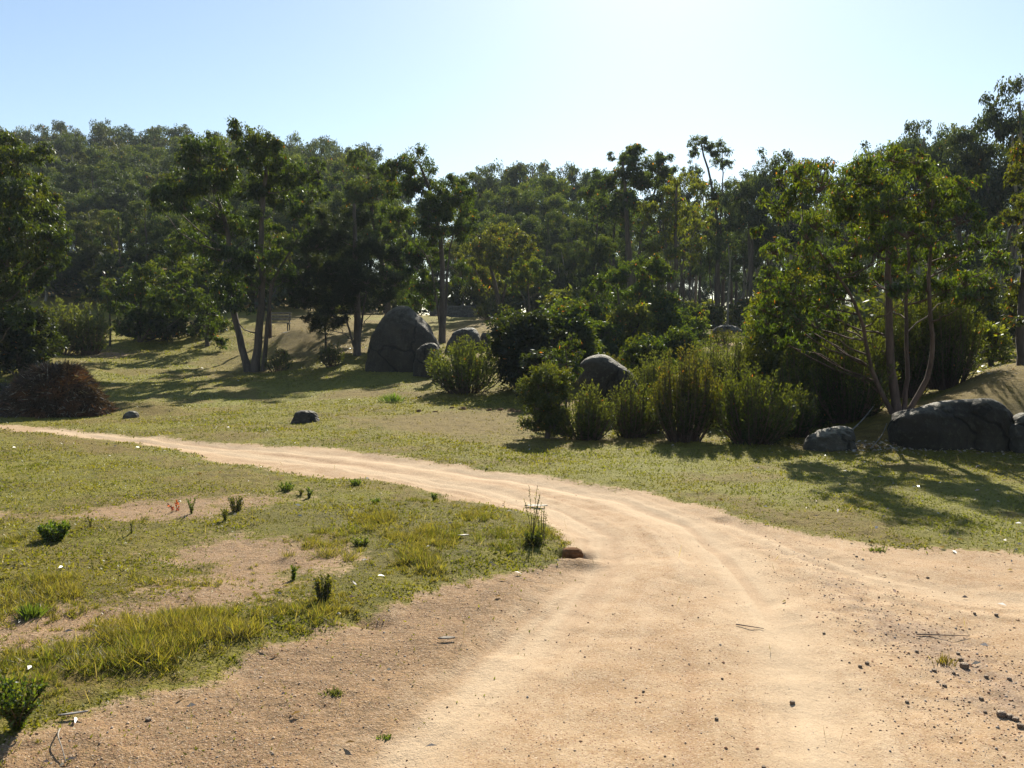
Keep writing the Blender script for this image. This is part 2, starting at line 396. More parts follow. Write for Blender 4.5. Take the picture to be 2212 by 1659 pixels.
    sd = g.mix(g.math('MULTIPLY', g.ramp(nS, .52, .66), .45), sd, (.72, .56, .38))
    sm = g.ramp(g.math('ADD', sand, g.math('ADD', g.math('MULTIPLY', g.math('SUBTRACT', nH, .5), .9), g.math('MULTIPLY', g.math('SUBTRACT', nF, .5), .5))), .35, .65)
    sd = g.mix(1.0, sd, (.635, .615, .64), 'MULTIPLY'); turf = g.mix(1.0, turf, (1.04, 1.0, .54), 'MULTIPLY')
    col = g.mix(sm, turf, sd)
    b = g.n('ShaderNodeBsdfPrincipled'); g.l(col, b.inputs['Base Color']); b.inputs['Roughness'].default_value = .92
    b.inputs['Specular IOR Level'].default_value = .25
    hgt_ = g.math('ADD', g.math('MULTIPLY', nF, .9), g.math('MULTIPLY', nH, 1.3))
    hgt_ = g.math('ADD', hgt_, g.math('MULTIPLY', g.math('MULTIPLY', core, sv.outputs[2]), .22))
    hgt_ = g.math('ADD', hgt_, g.math('MULTIPLY', nG, .25))
    st = g.math('SUBTRACT', 1, g.math('MULTIPLY', sm, g.math('SUBTRACT', .72, g.math('MULTIPLY', brown, .35))))
    bm = g.n('ShaderNodeBump'); bm.inputs['Distance'].default_value = .05
    g.l(st, bm.inputs['Strength'])
    g.l(hgt_, bm.inputs['Height']); g.l(bm.outputs[0], b.inputs['Normal'])
    g.l(b.outputs[0], out.inputs['Surface'])
    return m

M_leaf = leaf_material('gum_leaf', .46, .03, .42, .55, (2.75, 2.75, .5))
M_far = leaf_material('far_leaf', .42, .03, .45, .55, (2.3, 2.3, .8))
M_fine = leaf_material('fine_foliage', .40, .03, .5, .3, (2.6, 2.6, .55))
M_grass = leaf_material('grass_blade', .45, .03, .5, 0, (1.35, 1.45, .5))
M_twig = leaf_material('dry_twig', .15, .04, .5, 0)
M_bark_dark = bark_material('bark_dark', (.045, .034, .028), (.10, .075, .06))
M_bark_brown = bark_material('bark_brown', (.06, .036, .026), (.12, .075, .056))
M_bark_grey = bark_material('bark_grey', (.13, .115, .10), (.28, .25, .21))
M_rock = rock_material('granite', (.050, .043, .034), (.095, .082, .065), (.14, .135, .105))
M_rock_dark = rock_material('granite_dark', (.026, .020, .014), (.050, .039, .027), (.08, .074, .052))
M_ground = ground_material()
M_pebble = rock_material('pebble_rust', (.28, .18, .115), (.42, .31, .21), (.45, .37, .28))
M_clod = plain_material('earth_clod', (.13, .08, .04), 1, .4, 15, .1)
M_log = plain_material('weathered_wood', (.34, .32, .30), .6, .45, 9, .5)
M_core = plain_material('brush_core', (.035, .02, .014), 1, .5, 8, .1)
M_wall = plain_material('sleeper_wood', (.10, .095, .09), .9, .3, 8, .1)
M_bench = plain_material('bench_wood', (.20, .18, .15), .8, .3, 12, .2)
M_litter = leaf_material('leaf_litter', .1, .16, .4, 0)
M_iron = plain_material('dark_metal', (.03, .028, .027), .6, .2, 12, .4)

# ------------------------------------------------------------------ mesh helpers
def mesh(name, verts, quads=None, tris=None, cols=None, mat=None, smooth=False, parent=None, loc=None):
    me = bpy.data.meshes.new(name)
    verts = np.asarray(verts, np.float32).reshape(-1, 3)
    nq = 0 if quads is None else len(quads); nt_ = 0 if tris is None else len(tris)
    me.vertices.add(len(verts)); me.vertices.foreach_set('co', verts.ravel())
    idx = []; starts = []; tot = []
    if nq: idx.append(np.asarray(quads, np.int32).ravel()); starts.append(np.arange(nq) * 4); tot.append(np.full(nq, 4))
    if nt_: idx.append(np.asarray(tris, np.int32).ravel()); starts.append(nq * 4 + np.arange(nt_) * 3); tot.append(np.full(nt_, 3))
    idx = np.concatenate(idx).astype(np.int32)
    me.loops.add(len(idx)); me.loops.foreach_set('vertex_index', idx)
    me.polygons.add(nq + nt_)
    me.polygons.foreach_set('loop_start', np.concatenate(starts).astype(np.int32))
    me.polygons.foreach_set('loop_total', np.concatenate(tot).astype(np.int32))
    if smooth: me.polygons.foreach_set('use_smooth', np.ones(nq + nt_, bool))
    if cols is not None:
        for k, c in (cols.items() if isinstance(cols, dict) else (('Col', cols),)):
            ca = me.color_attributes.new(k, 'FLOAT_COLOR', 'POINT')
            c4 = np.ones((len(verts), 4), np.float32); c4[:, :3] = c
            ca.data.foreach_set('color', c4.ravel())
    me.update(calc_edges=True)
    if mat is not None: me.materials.append(mat)
    o = bpy.data.objects.new(name, me); COL.objects.link(o)
    if parent is not None: o.parent = parent
    if loc is not None: o.location = loc
    return o

def tag(o, label=None, cat=None, group=None, kind=None):
    if label: o['label'] = label
    if cat: o['category'] = cat
    if group: o['group'] = group
    if kind: o['kind'] = kind
    return o

def thing(name, label, cat, loc, group=None, rot=0):
    o = bpy.data.objects.new(name, None); COL.objects.link(o)
    o.location = tuple(map(float, loc)); o.rotation_euler = (0, 0, rot); o.empty_display_size = .2
    return tag(o, label, cat, group)

def copy_thing(o, loc, scale=(1, 1, 1), rot=0, label=None, group=None):
    c = o.copy(); COL.objects.link(c)
    c.location = tuple(map(float, loc)); c.scale = scale; c.rotation_euler = (0, 0, rot)
    if label: c['label'] = label
    if group: c['group'] = group
    for ch in list(o.children):
        d = ch.copy(); COL.objects.link(d); d.parent = c
    return c

def tubes(lines, sides=6):
    """lines: list of (pts Nx3, radii N)"""
    V = []; Q = []; off = 0
    ang = np.arange(sides) / sides * 2 * np.pi
    for pts, rad in lines:
        pts = np.asarray(pts, float); rad = np.asarray(rad, float); n = len(pts)
        t = np.gradient(pts, axis=0); t /= np.linalg.norm(t, axis=1)[:, None] + 1e-9
        ref = np.where(np.abs(t[:, 2:3]) > .8, np.array([[1., 0, 0]]), np.array([[0, 0, 1.]]))
        a = np.cross(t, ref)
        a /= np.linalg.norm(a, axis=1)[:, None] + 1e-9
        for k in range(1, n):
            if np.dot(a[k], a[k - 1]) < .2:
                q = a[k - 1] - t[k] * np.dot(a[k - 1], t[k]); a[k] = q / (np.linalg.norm(q) + 1e-9)
        b = np.cross(t, a)
        ring = pts[:, None, :] + rad[:, None, None] * (np.cos(ang)[None, :, None] * a[:, None, :] + np.sin(ang)[None, :, None] * b[:, None, :])
        V.append(ring.reshape(-1, 3))
        i = np.arange(n - 1)[:, None] * sides + np.arange(sides)[None, :]
        j = np.arange(n - 1)[:, None] * sides + (np.arange(sides)[None, :] + 1) % sides
        Q.append(np.stack([i, j, j + sides, i + sides], -1).reshape(-1, 4) + off)
        off += n * sides
    return np.concatenate(V), np.concatenate(Q)

def smooth_line(pts, n=14, wob=0, R=rng):
    pts = np.asarray(pts, float)
    d = np.concatenate([[0], np.cumsum(np.linalg.norm(np.diff(pts, axis=0), axis=1))])
    t = np.linspace(0, d[-1], n)
    out = np.stack([np.interp(t, d, pts[:, k]) for k in range(pts.shape[1])], -1)
    for _ in range(2):
        out[1:-1] = .25 * out[:-2] + .5 * out[1:-1] + .25 * out[2:]
    if wob: out[1:-1, :3] += R.normal(0, wob, (n - 2, 3))
    return out

def blades(c, d, L, w, R=rng):
    """diamond leaves: centre-base c, axis d, length L, half-width w"""
    n = len(c)
    d = d / (np.linalg.norm(d, axis=1)[:, None] + 1e-9)
    s = np.cross(d, R.normal(size=(n, 3))); s /= np.linalg.norm(s, axis=1)[:, None] + 1e-9
    L = np.broadcast_to(L, (n,))[:, None]; w = np.broadcast_to(w, (n,))[:, None]
    v = np.stack([c, c + d * L * .45 + s * w, c + d * L, c + d * L * .45 - s * w], 1).reshape(-1, 3)
    q = np.arange(n * 4).reshape(-1, 4)
    return v, q

# palettes: (dark, mid, plume tip and painted lit crown top)
PAL = {
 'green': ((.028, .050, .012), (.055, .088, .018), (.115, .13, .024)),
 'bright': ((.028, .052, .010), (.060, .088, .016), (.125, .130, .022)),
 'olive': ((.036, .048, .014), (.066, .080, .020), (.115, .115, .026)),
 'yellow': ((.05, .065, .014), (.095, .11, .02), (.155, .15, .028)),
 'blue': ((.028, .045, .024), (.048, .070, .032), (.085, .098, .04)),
 'far_green': ((0.0154, 0.0275, 0.0066), (0.0426, 0.0683, 0.014), (0.1369, 0.1547, 0.0286)),  # far sets: wider dark-to-light range paints shade and sun into distant crowns
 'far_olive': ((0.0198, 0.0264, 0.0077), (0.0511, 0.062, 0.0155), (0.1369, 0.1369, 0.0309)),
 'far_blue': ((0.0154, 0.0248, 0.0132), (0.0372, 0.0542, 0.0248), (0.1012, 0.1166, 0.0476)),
 'dark': ((.015, .022, .009), (.026, .036, .012), (.050, .060, .018)),
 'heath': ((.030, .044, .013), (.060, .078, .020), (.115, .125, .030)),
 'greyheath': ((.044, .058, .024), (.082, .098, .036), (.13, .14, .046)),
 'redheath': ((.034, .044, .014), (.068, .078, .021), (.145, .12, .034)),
}
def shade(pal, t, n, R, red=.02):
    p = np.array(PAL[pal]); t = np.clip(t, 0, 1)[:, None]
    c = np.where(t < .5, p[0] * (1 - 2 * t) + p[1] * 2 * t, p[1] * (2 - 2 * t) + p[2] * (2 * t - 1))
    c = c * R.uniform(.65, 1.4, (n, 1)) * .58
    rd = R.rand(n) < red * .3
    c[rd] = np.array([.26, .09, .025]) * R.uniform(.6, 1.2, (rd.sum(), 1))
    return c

def crown_mesh(clumps, per, ll, lw, pal, R, subs=11, hang=1.0, red=.02, spread=.36, shell=(.35, 1.0), fine=False):
    """clumps: (x, y, z, r, rz). Leaves gather in small tufts set through each clump."""
    C = []; T = []; sub_lines = []
    tz = max(c[2] + c[4] for c in clumps); bz = min(c[2] - c[4] for c in clumps)
    for (x, y, z, r, rz, *_p) in clumps:
        k = max(4, int(subs * (1 + .3 * R.randn())))
        d = R.normal(size=(k, 3)); d[:, 2] = d[:, 2] * .9 + .25; d /= np.linalg.norm(d, axis=1)[:, None]
        rad = R.uniform(*shell, size=(k, 1))
        sc = np.array([x, y, z]) + d * rad * np.array([r, r, rz])
        cnt = max(3, int((per if per > 20 else per * math.pi * r * rz / (ll * lw)) / k))
        for q in range(k):
            sub_lines.append((np.array([x, y, z - .35 * rz]), sc[q]))
            sp = spread * r * R.uniform(.7, 1.3)
            dv = R.normal(size=(cnt, 3)); dv /= np.linalg.norm(dv, axis=1)[:, None]; dv[:, 2] = np.where(dv[:, 2] < -.3, dv[:, 2] * R.uniform(.5, 1.3, cnt), dv[:, 2])
            pt = sc[q] + dv * (R.rand(cnt, 1) ** .42) * np.array([sp, sp, sp * .8]) * 1.12
            C.append(pt); T.append(.28 + .42 * (pt[:, 2] - sc[q][2]) / (sp + 1e-6) * .5 + .35 * (z - bz) / (tz - bz + .1) + R.normal(0, .12) + R.normal(0, .12, cnt))  # leaf tone rises with height: shaded undersides and lit tops painted in
    C = np.concatenate(C); T = np.concatenate(T); n = len(C)
    d = R.normal(size=(n, 3)) * .62
    d[:, 2] -= hang
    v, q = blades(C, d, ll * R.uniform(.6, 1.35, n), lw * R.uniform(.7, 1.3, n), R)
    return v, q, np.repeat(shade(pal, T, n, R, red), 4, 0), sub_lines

def build_tree(name, label, cat, base, stems, clumps, per=260, ll=.16, lw=.028, pal='green', leafmat=None, bark=None, seed=1,
               group=None, subs=11, hang=1.0, red=.02, twigs=True, spread=.36, sides=8, taper=.35):
    """stems: list of polylines [(x,y,z)...] + radius; all in coordinates relative to base."""
    R = np.random.RandomState(seed)
    root = thing(name, label, cat, base, group)
    v, q, c, subl = crown_mesh(clumps, per, ll, lw, pal, R, subs, hang, red, spread)
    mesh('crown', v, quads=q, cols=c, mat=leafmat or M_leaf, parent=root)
    st_pts = []; tr = []
    for k, (pts, r0) in enumerate(stems):
        L = smooth_line(pts, 16, .012 * np.linalg.norm(np.subtract(pts[-1], pts[0])) * .25, R)
        rad = r0 * (taper + (1 - taper) * np.linspace(1, 0, len(L)) ** .9)
        if k == 0 or True: rad[0] *= 1.25
        tr.append((L, rad)); st_pts.append((L, rad))
    lines = []
    allp = np.concatenate([p for p, _ in st_pts]); allr = np.concatenate([r for _, r in st_pts])
    for (x, y, z, r, rz, *par_) in clumps:
        tgt = np.array([x, y, z - .35 * rz])
        if par_:
            p0 = np.array(par_[0]); m_ = (p0 + tgt) / 2 + [0, 0, .1 * r]
            lines.append((smooth_line([p0, m_, tgt], 4), np.array([.012, .010, .008, .005]) * (.8 + r))); continue
        dd = np.linalg.norm(allp - tgt, axis=1) + 3 * np.maximum(0, allp[:, 2] - (z - .5 * np.hypot(allp[:, 0] - x, allp[:, 1] - y)))
        i = int(np.argmin(dd)); p0 = allp[i]; ln = np.linalg.norm(tgt - p0)
        if ln < .05: continue
        mid = (p0 + tgt) / 2 + R.normal(0, .06, 3) * ln - np.array([0, 0, .08 * ln])
        L = smooth_line([p0, mid, tgt], 7, .015 * ln, R)
        ra = min(allr[i] * .5, .007 + .011 * ln)
        lines.append((L, np.linspace(ra, ra * .35, len(L))))
    if twigs:
        for a, b in subl:
            ln = np.linalg.norm(b - a)
            lines.append((np.array([a, (a + b) / 2 - [0, 0, .04 * ln], b]), np.array([.012, .008, .004]) * (1 if ll < .2 else 1.8)))
    v, q = tubes(tr, sides)
    tk = mesh('trunk', v, quads=q, mat=bark or M_bark_dark, smooth=True, parent=root)
    if lines:
        v, q = tubes(lines, 4)
        mesh('limb', v, quads=q, mat=bark or M_bark_dark, smooth=True, parent=tk)
    return root

def traced(name, label, base_uv, Y, stems_uv, clumps_uv, depth=1.0, seed=1, cat='tree', yj=None, squash=.85, **kw):
    """a tree measured from the photo: stems [(u, v) ..., radius_m], clumps (u, v, r) in photo units at distance Y, spread in depth"""
    R = np.random.RandomState(seed + 1000)
    b = ground(base_uv[0], Y=Y) if base_uv[1] is None else None
    if b is None:
        x0 = W(base_uv[0], base_uv[1], Y); b = np.array([x0[0], Y, gz(x0[0], Y)])
    stems = []
    for pts, r, ty in stems_uv:
        n = len(pts)
        P3 = [W(u, v, Y + ty * (i / max(1, n - 1))) - b for i, (u, v) in enumerate(pts)]
        P3[0][2] = min(P3[0][2], -.08)
        stems.append((P3, r))
    cl = []
    for (u, v, r) in clumps_uv:
        dy = R.uniform(-depth, depth)
        p = W(u, v, Y + dy) - b
        rr = r / F * Y * 1.12
        cl.append((p[0], p[1], p[2], rr * .86, rr * squash * .86))
        main_ = cl[-1]
        for _ in range(3):
            a_ = R.uniform(0, 6.28); e_ = R.uniform(-.75, .9); q_ = rr * R.uniform(.75, 1.15)
            r2 = rr * R.uniform(.26, .5)
            cl.append((p[0] + q_ * math.cos(a_), p[1] + q_ * math.sin(a_) * .8, p[2] + q_ * e_ * .8, r2, r2 * R.uniform(.8, 1.5), main_[:3]))
    kw['ll'] = kw.get('ll', .16) * .64; kw['lw'] = kw.get('lw', .028) * .78
    return build_tree(name, label, cat, b, stems, cl, seed=seed, **kw)

def heath(name, label, u, v, w, h, pal='heath', n=60, seed=1, Y=None, group=None, dens=3.0, up=1.0, leaf=.052, bare=.15, cat='shrub', fan=.5, parent_loc=None):
    """upright feathery shrub: plumes fanning from one base. w, h in photo units at its distance."""
    R = np.random.RandomState(seed)
    b = ground(u, v) if Y is None else ground(u, Y=Y)
    s = b[1] / F; wm = w * s; hm = h * s
    root = thing(name, label, cat, b, group)
    lines = []; C = []; D = []; T = []
    tot = dens * wm * hm / (leaf * leaf * .2)
    lens = []
    for k in range(n):
        a = R.uniform(0, 2 * math.pi); q = math.sqrt(R.rand())
        q *= R.uniform(.85, 1.18)
        tip = np.array([math.cos(a) * q * wm * .5, math.sin(a) * q * wm * .5, hm * (1 - .42 * min(1, q) ** 2) * R.uniform(.62, 1.08)])
        st = np.array([math.cos(a) * q * wm * .5 * (1 - fan) * .8, math.sin(a) * q * wm * .5 * (1 - fan) * .8, -.03])
        mid = st * .5 + tip * .5 + np.array([math.cos(a), math.sin(a), 0]) * wm * .07 * q + R.normal(0, .03 * wm, 3)
        L = smooth_line([st, mid, tip], 8)
        lines.append((L, np.linspace(.009, .002, 8) * (1 + hm * .3)))
        lens.append(L)
    per = int(tot / n)
    for L in lens:
        t = bare + (1 - bare) * R.rand(per) ** .8
        i = np.clip(t * 7, 0, 6.999); j = i.astype(int); f = (i - j)[:, None]
        c = L[j] * (1 - f) + L[j + 1] * f
        ax = (L[j + 1] - L[j]); ax /= np.linalg.norm(ax, axis=1)[:, None]
        off = R.normal(size=(per, 3)); off -= ax * (off * ax).sum(1)[:, None]
        rad = wm * .06 * (1.1 - t) ** .7
        c = c + off * rad[:, None] * .7
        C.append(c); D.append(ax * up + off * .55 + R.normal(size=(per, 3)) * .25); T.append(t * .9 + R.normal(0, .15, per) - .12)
    C = np.concatenate(C); D = np.concatenate(D); T = np.concatenate(T)
    v_, q_ = blades(C, D, leaf * R.uniform(.6, 1.5, len(C)), leaf * .2, R)
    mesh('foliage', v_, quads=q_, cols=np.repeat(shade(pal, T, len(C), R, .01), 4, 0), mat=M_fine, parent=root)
    v_, q_ = tubes(lines, 4)
    mesh('stem', v_, quads=q_, mat=M_bark_brown, smooth=True, parent=root)
    return root

def bush(name, label, u, v, w, h, pal='green', seed=1, Y=None, cover=2.2, ll=.12, lw=.03, nc=14, group=None, cat='bush', hang=.5, mat=None, red=.02, low=.12):
    """leafy bush: clumps reaching down to the ground on short stems"""
    R = np.random.RandomState(seed)
    b = ground(u, v) if Y is None else ground(u, Y=Y)
    s = b[1] / F; wm = w * s; hm = h * s
    cl = []; r0 = min(wm, hm) * .27
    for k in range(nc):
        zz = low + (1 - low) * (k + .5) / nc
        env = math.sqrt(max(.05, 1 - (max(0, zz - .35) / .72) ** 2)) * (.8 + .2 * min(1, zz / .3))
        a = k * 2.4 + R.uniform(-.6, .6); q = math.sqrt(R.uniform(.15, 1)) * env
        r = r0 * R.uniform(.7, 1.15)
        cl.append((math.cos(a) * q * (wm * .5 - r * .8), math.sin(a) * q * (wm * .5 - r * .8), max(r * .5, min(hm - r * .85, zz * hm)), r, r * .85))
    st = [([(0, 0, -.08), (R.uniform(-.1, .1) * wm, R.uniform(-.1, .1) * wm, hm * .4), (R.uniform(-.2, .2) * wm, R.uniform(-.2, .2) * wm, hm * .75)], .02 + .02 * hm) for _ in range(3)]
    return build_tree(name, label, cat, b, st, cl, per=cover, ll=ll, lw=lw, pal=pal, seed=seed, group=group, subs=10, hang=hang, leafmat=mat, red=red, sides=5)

# ------------------------------------------------------------------ the ground sheet
def make_ground():
    th = np.concatenate([np.radians(np.arange(-180, -44, 4.)), np.radians(np.arange(-44, 44, .2)), np.radians(np.arange(44, 180, 4.))])
    rr = np.concatenate([[.02, .4, .8, 1.2], np.geomspace(1.6, 42, 560), np.geomspace(43, 420, 90)])
    TH, RR = np.meshgrid(th, rr)
    x = (RR * np.sin(TH)).ravel(); y = (RR * np.cos(TH)).ravel()
    m = masks(x, y)
    z = hgt(x, y, m)
    nt_, nr = len(th), len(rr)
    i = np.arange(nr - 1)[:, None] * nt_ + np.arange(nt_)[None, :]
    j = np.arange(nr - 1)[:, None] * nt_ + (np.arange(nt_)[None, :] + 1) % nt_
    q = np.stack([i, j, j + nt_, i + nt_], -1).reshape(-1, 4)
    q = q[:, ::-1]
    o = mesh('ground', np.stack([x, y, z], -1), quads=q, mat=M_ground, smooth=True,
             cols={'mask_a': np.stack([m['sand'], m['dry'], m['pale']], -1), 'mask_b': np.stack([m['brown'], m['stony'], m['track']], -1), 'mask_c': np.stack([m['streak'] * .5 + .5, m['lush'], m['sand'] * 0], -1)})
    tag(o, kind='structure')
make_ground()

# ------------------------------------------------------------------ grass and ground litter (nobody could count it)
def scatter_polar(n, y0, y1, u0=-150, u1=2360, R=rng, pw=1.0):
    y = y0 * (y1 / y0) ** (R.rand(n) ** pw)
    u = R.uniform(u0, u1, n)
    return (u - CU) / F * y, y

def make_grass():
    R = np.random.RandomState(5)
    # tufts of longer grass near the camera
    x, y = scatter_polar(40000, 2.4, 10.5, R=R, pw=.9)
    m = masks(x, y)
    pr = m['lush'] * .85 * (1 - .8 * sstep(.5, .9, m['sand'])) + .13 * (1 - m['sand'])
    pr = pr * (.10 + .90 * sstep(.42, .60, fbm(x * 3.1, y * 3.1, 77))) * sstep(.28, .42, fbm(x * .9 + 9, y * .9, 78))
    k = R.rand(len(x)) < pr
    x, y = x[k], y[k]; lush = m['lush'][k]
    V = []; Cc = []
    nb = 40
    n = len(x)
    size = R.uniform(.35, 1.35, n) * (.35 + .65 * lush) * (.30 + .85 * sstep(.38, .66, fbm(x * 1.9, y * 1.9, 91)))
    z = hgt(x, y, {a: b[k] for a, b in m.items()})
    hue = fbm(x * 1.1, y * 1.1, 55)[:, None]
    bx = np.repeat(x, nb) + R.normal(0, .022, n * nb) * np.repeat(size, nb); by = np.repeat(y, nb) + R.normal(0, .022, n * nb) * np.repeat(size, nb)
    c = np.stack([bx, by, np.repeat(z, nb) - .008], -1)
    d = R.normal(size=(n * nb, 3)) * .7; d[:, 2] = np.abs(d[:, 2]) * .3 + .85
    L = np.repeat(size, nb) * R.uniform(.025, .10, n * nb)
    v, q = blades(c, d, L, R.uniform(.0012, .0026, n * nb), R)
    col = np.where(R.rand(n * nb, 1) < np.repeat(np.clip((hue - .28) * 2.2, .15, .85), nb, 0), np.array([.24, .19, .045]), np.array([.14, .145, .022])) * R.uniform(.35, 1.4, (n * nb, 1))
    dead = R.rand(n * nb) < .14; col[dead] = np.array([.26, .20, .11]) * R.uniform(.4, 1.2, (dead.sum(), 1))
    V.append(v); Cc.append(np.repeat(col, 4, 0))
    # dry stalks standing above the turf
    x, y = scatter_polar(5200, 2.4, 14, R=R); m = masks(x, y)
    k = R.rand(len(x)) < (.10 + .7 * m['lush']) * (1 - .9 * m['sand']) + .02 * m['brown']; x, y = x[k], y[k]; n = len(x)
    z = hgt(x, y, {a: b[k] for a, b in m.items()})
    d = R.normal(size=(n, 3)) * .45; d[:, 2] = 1
    v, q = blades(np.stack([x, y, z - .005], -1), d, R.uniform(.05, .16, n), .0013 + .00012 * y, R)
    V.append(v); Cc.append(np.repeat(np.array([.30, .22, .12]) * R.uniform(.4, 1.3, (n, 1)), 4, 0))
    # short turf everywhere grass grows
    for (cnt, y0, y1) in ((520000, 2.4, 40),):
        x, y = scatter_polar(cnt, y0, y1, R=R)
        m = masks(x, y)
        pr = (1 - sstep(.25, .8, m['sand'])) * (1 - .93 * sstep(.2, .8, m['dry'])) * (.35 + .65 * sstep(.35, .6, fbm(x * 3, y * 3, 17))) + .02 * m['brown']
        k = R.rand(len(x)) < pr
        x, y = x[k], y[k]; n = len(x)
        z = hgt(x, y, {a: b[k] for a, b in m.items()})
        hh = .014 + .0011 * y; ww = .0022 + .00050 * y
        d = R.normal(size=(n, 3)) * .9; d[:, 2] = np.abs(d[:, 2]) * .4 + .55
        sc = .6 + .8 * fbm(x * 1.5, y * 1.5, 63)
        v, q = blades(np.stack([x, y, z - .006], -1), d, hh * sc * R.uniform(.5, 1.6, n), ww * sc, R)
        pale = m['pale'][k][:, None]; dryq = m['dry'][k][:, None]
        g1 = np.array([.130, .138, .026]); g2 = np.array([.20, .175, .045]); g3 = np.array([.19, .20, .085]); g4 = np.array([.15, .10, .045])
        t = np.clip(fbm(x * 2, y * 2, 5)[:, None] * 2.2 - .6 + R.normal(0, .25, (n, 1)), 0, 1)
        col = (g1 * (1 - t) + g2 * t) * (1 - .5 * pale) + g3 * .5 * pale
        col = (col * (1 - .5 * dryq) + g4 * .5 * dryq) * R.uniform(.5, 1.3, (n, 1)) * np.array([1.03, .98, .52])
        V.append(v); Cc.append(np.repeat(col, 4, 0))
    V = np.concatenate(V); Cc = np.concatenate(Cc)
    o = mesh('grass', V, quads=np.arange(len(V)).reshape(-1, 4), cols=Cc, mat=M_grass)
    tag(o, kind='stuff')
make_grass()

def make_litter():
    """fallen leaves and bark flakes, and loose grit"""
    R = np.random.RandomState(15)
    x, y = scatter_polar(5200, 2.4, 30, R=R)
    m = masks(x, y)
    k = R.rand(len(x)) < .16 * (1 - m['sand']) + .06 * m['stony'] + .05 * m['brown']
    x, y = x[k], y[k]
    px, py = [], []
    for (u, v, su, sv, c) in ((1960, 972, 90, 7, 520), (1800, 968, 60, 7, 120), (2200, 975, 40, 10, 160), (745, 750, 22, 14, 160), (700, 790, 30, 5, 60), (2140, 800, 30, 6, 60), (2070, 1180, 120, 60, 40)):
        uu = R.normal(u, su, c); vv = np.maximum(R.normal(v, sv, c), 745)
        for a, b in zip(uu, vv):
            g_ = find_ground(a, b)
            if g_[1] < 60: px.append(g_[0]); py.append(g_[1])
    x = np.concatenate([x, px]); y = np.concatenate([y, py]); n = len(x)
    z = hgt(x, y, masks(x, y)) + .012
    d = R.normal(size=(n, 3)); d[:, 2] *= .15
    L = R.uniform(.03, .085, n) * (.6 + .03 * np.minimum(y, 20))
    # leaves lie nearly flat
    d /= np.linalg.norm(d, axis=1)[:, None]
    s = np.cross(d, np.array([0, 0, 1.]) + R.normal(0, .25, (n, 3))); s /= np.linalg.norm(s, axis=1)[:, None]
    w = (L * R.uniform(.08, .2, n))[:, None]; c = np.stack([x, y, z], -1); L = L[:, None]
    v = np.stack([c, c + d * L * .5 + s * w + [0, 0, .012], c + d * L, c + d * L * .5 - s * w], 1).reshape(-1, 3)
    pal = np.array([(.32, .28, .22), (.28, .19, .11), (.20, .11, .06), (.36, .30, .23), (.12, .08, .05)])
    col = pal[R.randint(0, 5, n)] * R.uniform(.7, 1.2, (n, 1))
    o = mesh('leaf_litter', v, quads=np.arange(n * 4).reshape(-1, 4), cols=np.repeat(col, 4, 0), mat=M_litter)
    tag(o, kind='stuff')
    # grit
    ico = [(0, 0, 1), (.9, 0, 0), (0, .9, 0), (-.9, 0, 0), (0, -.9, 0), (0, 0, -1)]
    tri = np.array([(0, 1, 2), (0, 2, 3), (0, 3, 4), (0, 4, 1), (5, 2, 1), (5, 3, 2), (5, 4, 3), (5, 1, 4)])
    x, y = scatter_polar(60000, 2.3, 9, R=R)
    m = masks(x, y)
    k = R.rand(len(x)) < (.16 + .8 * m['stony'] + .45 * m['brown']) * m['sand'] * (1 - .8 * m['track']) + .03
    x, y = x[k], y[k]; n = len(x)
    z = hgt(x, y, {a: b[k] for a, b in m.items()})
    s = R.gamma(1.4, .0013, n) + .0013
    s = np.minimum(s * (1 + .5 * m['stony'][k]), .0095)
    base = np.array(ico)[None] * (s[:, None] * R.uniform(.7, 1.3, (n, 3)))[:, None, :]
    a = R.uniform(0, 6.28, n); ca, sa = np.cos(a)[:, None], np.sin(a)[:, None]
    X = base[..., 0] * ca - base[..., 1] * sa; Yv = base[..., 0] * sa + base[..., 1] * ca
    v = np.stack([X + x[:, None], Yv + y[:, None], base[..., 2] * .7 + z[:, None] + s[:, None] * .25], -1).reshape(-1, 3)
    t = (tri[None] + (np.arange(n) * 6)[:, None, None]).reshape(-1, 3)
    pal = np.array([(.34, .17, .09), (.5, .36, .24), (.26, .17, .11), (.38, .32, .27), (.42, .24, .13)])
    col = pal[R.randint(0, 5, n)] * R.uniform(.6, 1.2, (n, 1))
    mg, nt, out = new_mat('grit'); g = N(nt)
    at = g.n('ShaderNodeAttribute'); at.attribute_name = 'Col'; b = g.n('ShaderNodeBsdfPrincipled'); g.l(at.outputs['Color'], b.inputs['Base Color']); b.inputs['Roughness'].default_value = .8
    g.l(b.outputs[0], out.inputs['Surface'])
    o = mesh('gravel', v, tris=t, cols=np.repeat(col, 6, 0), mat=mg)
    tag(o, kind='stuff')
make_litter()

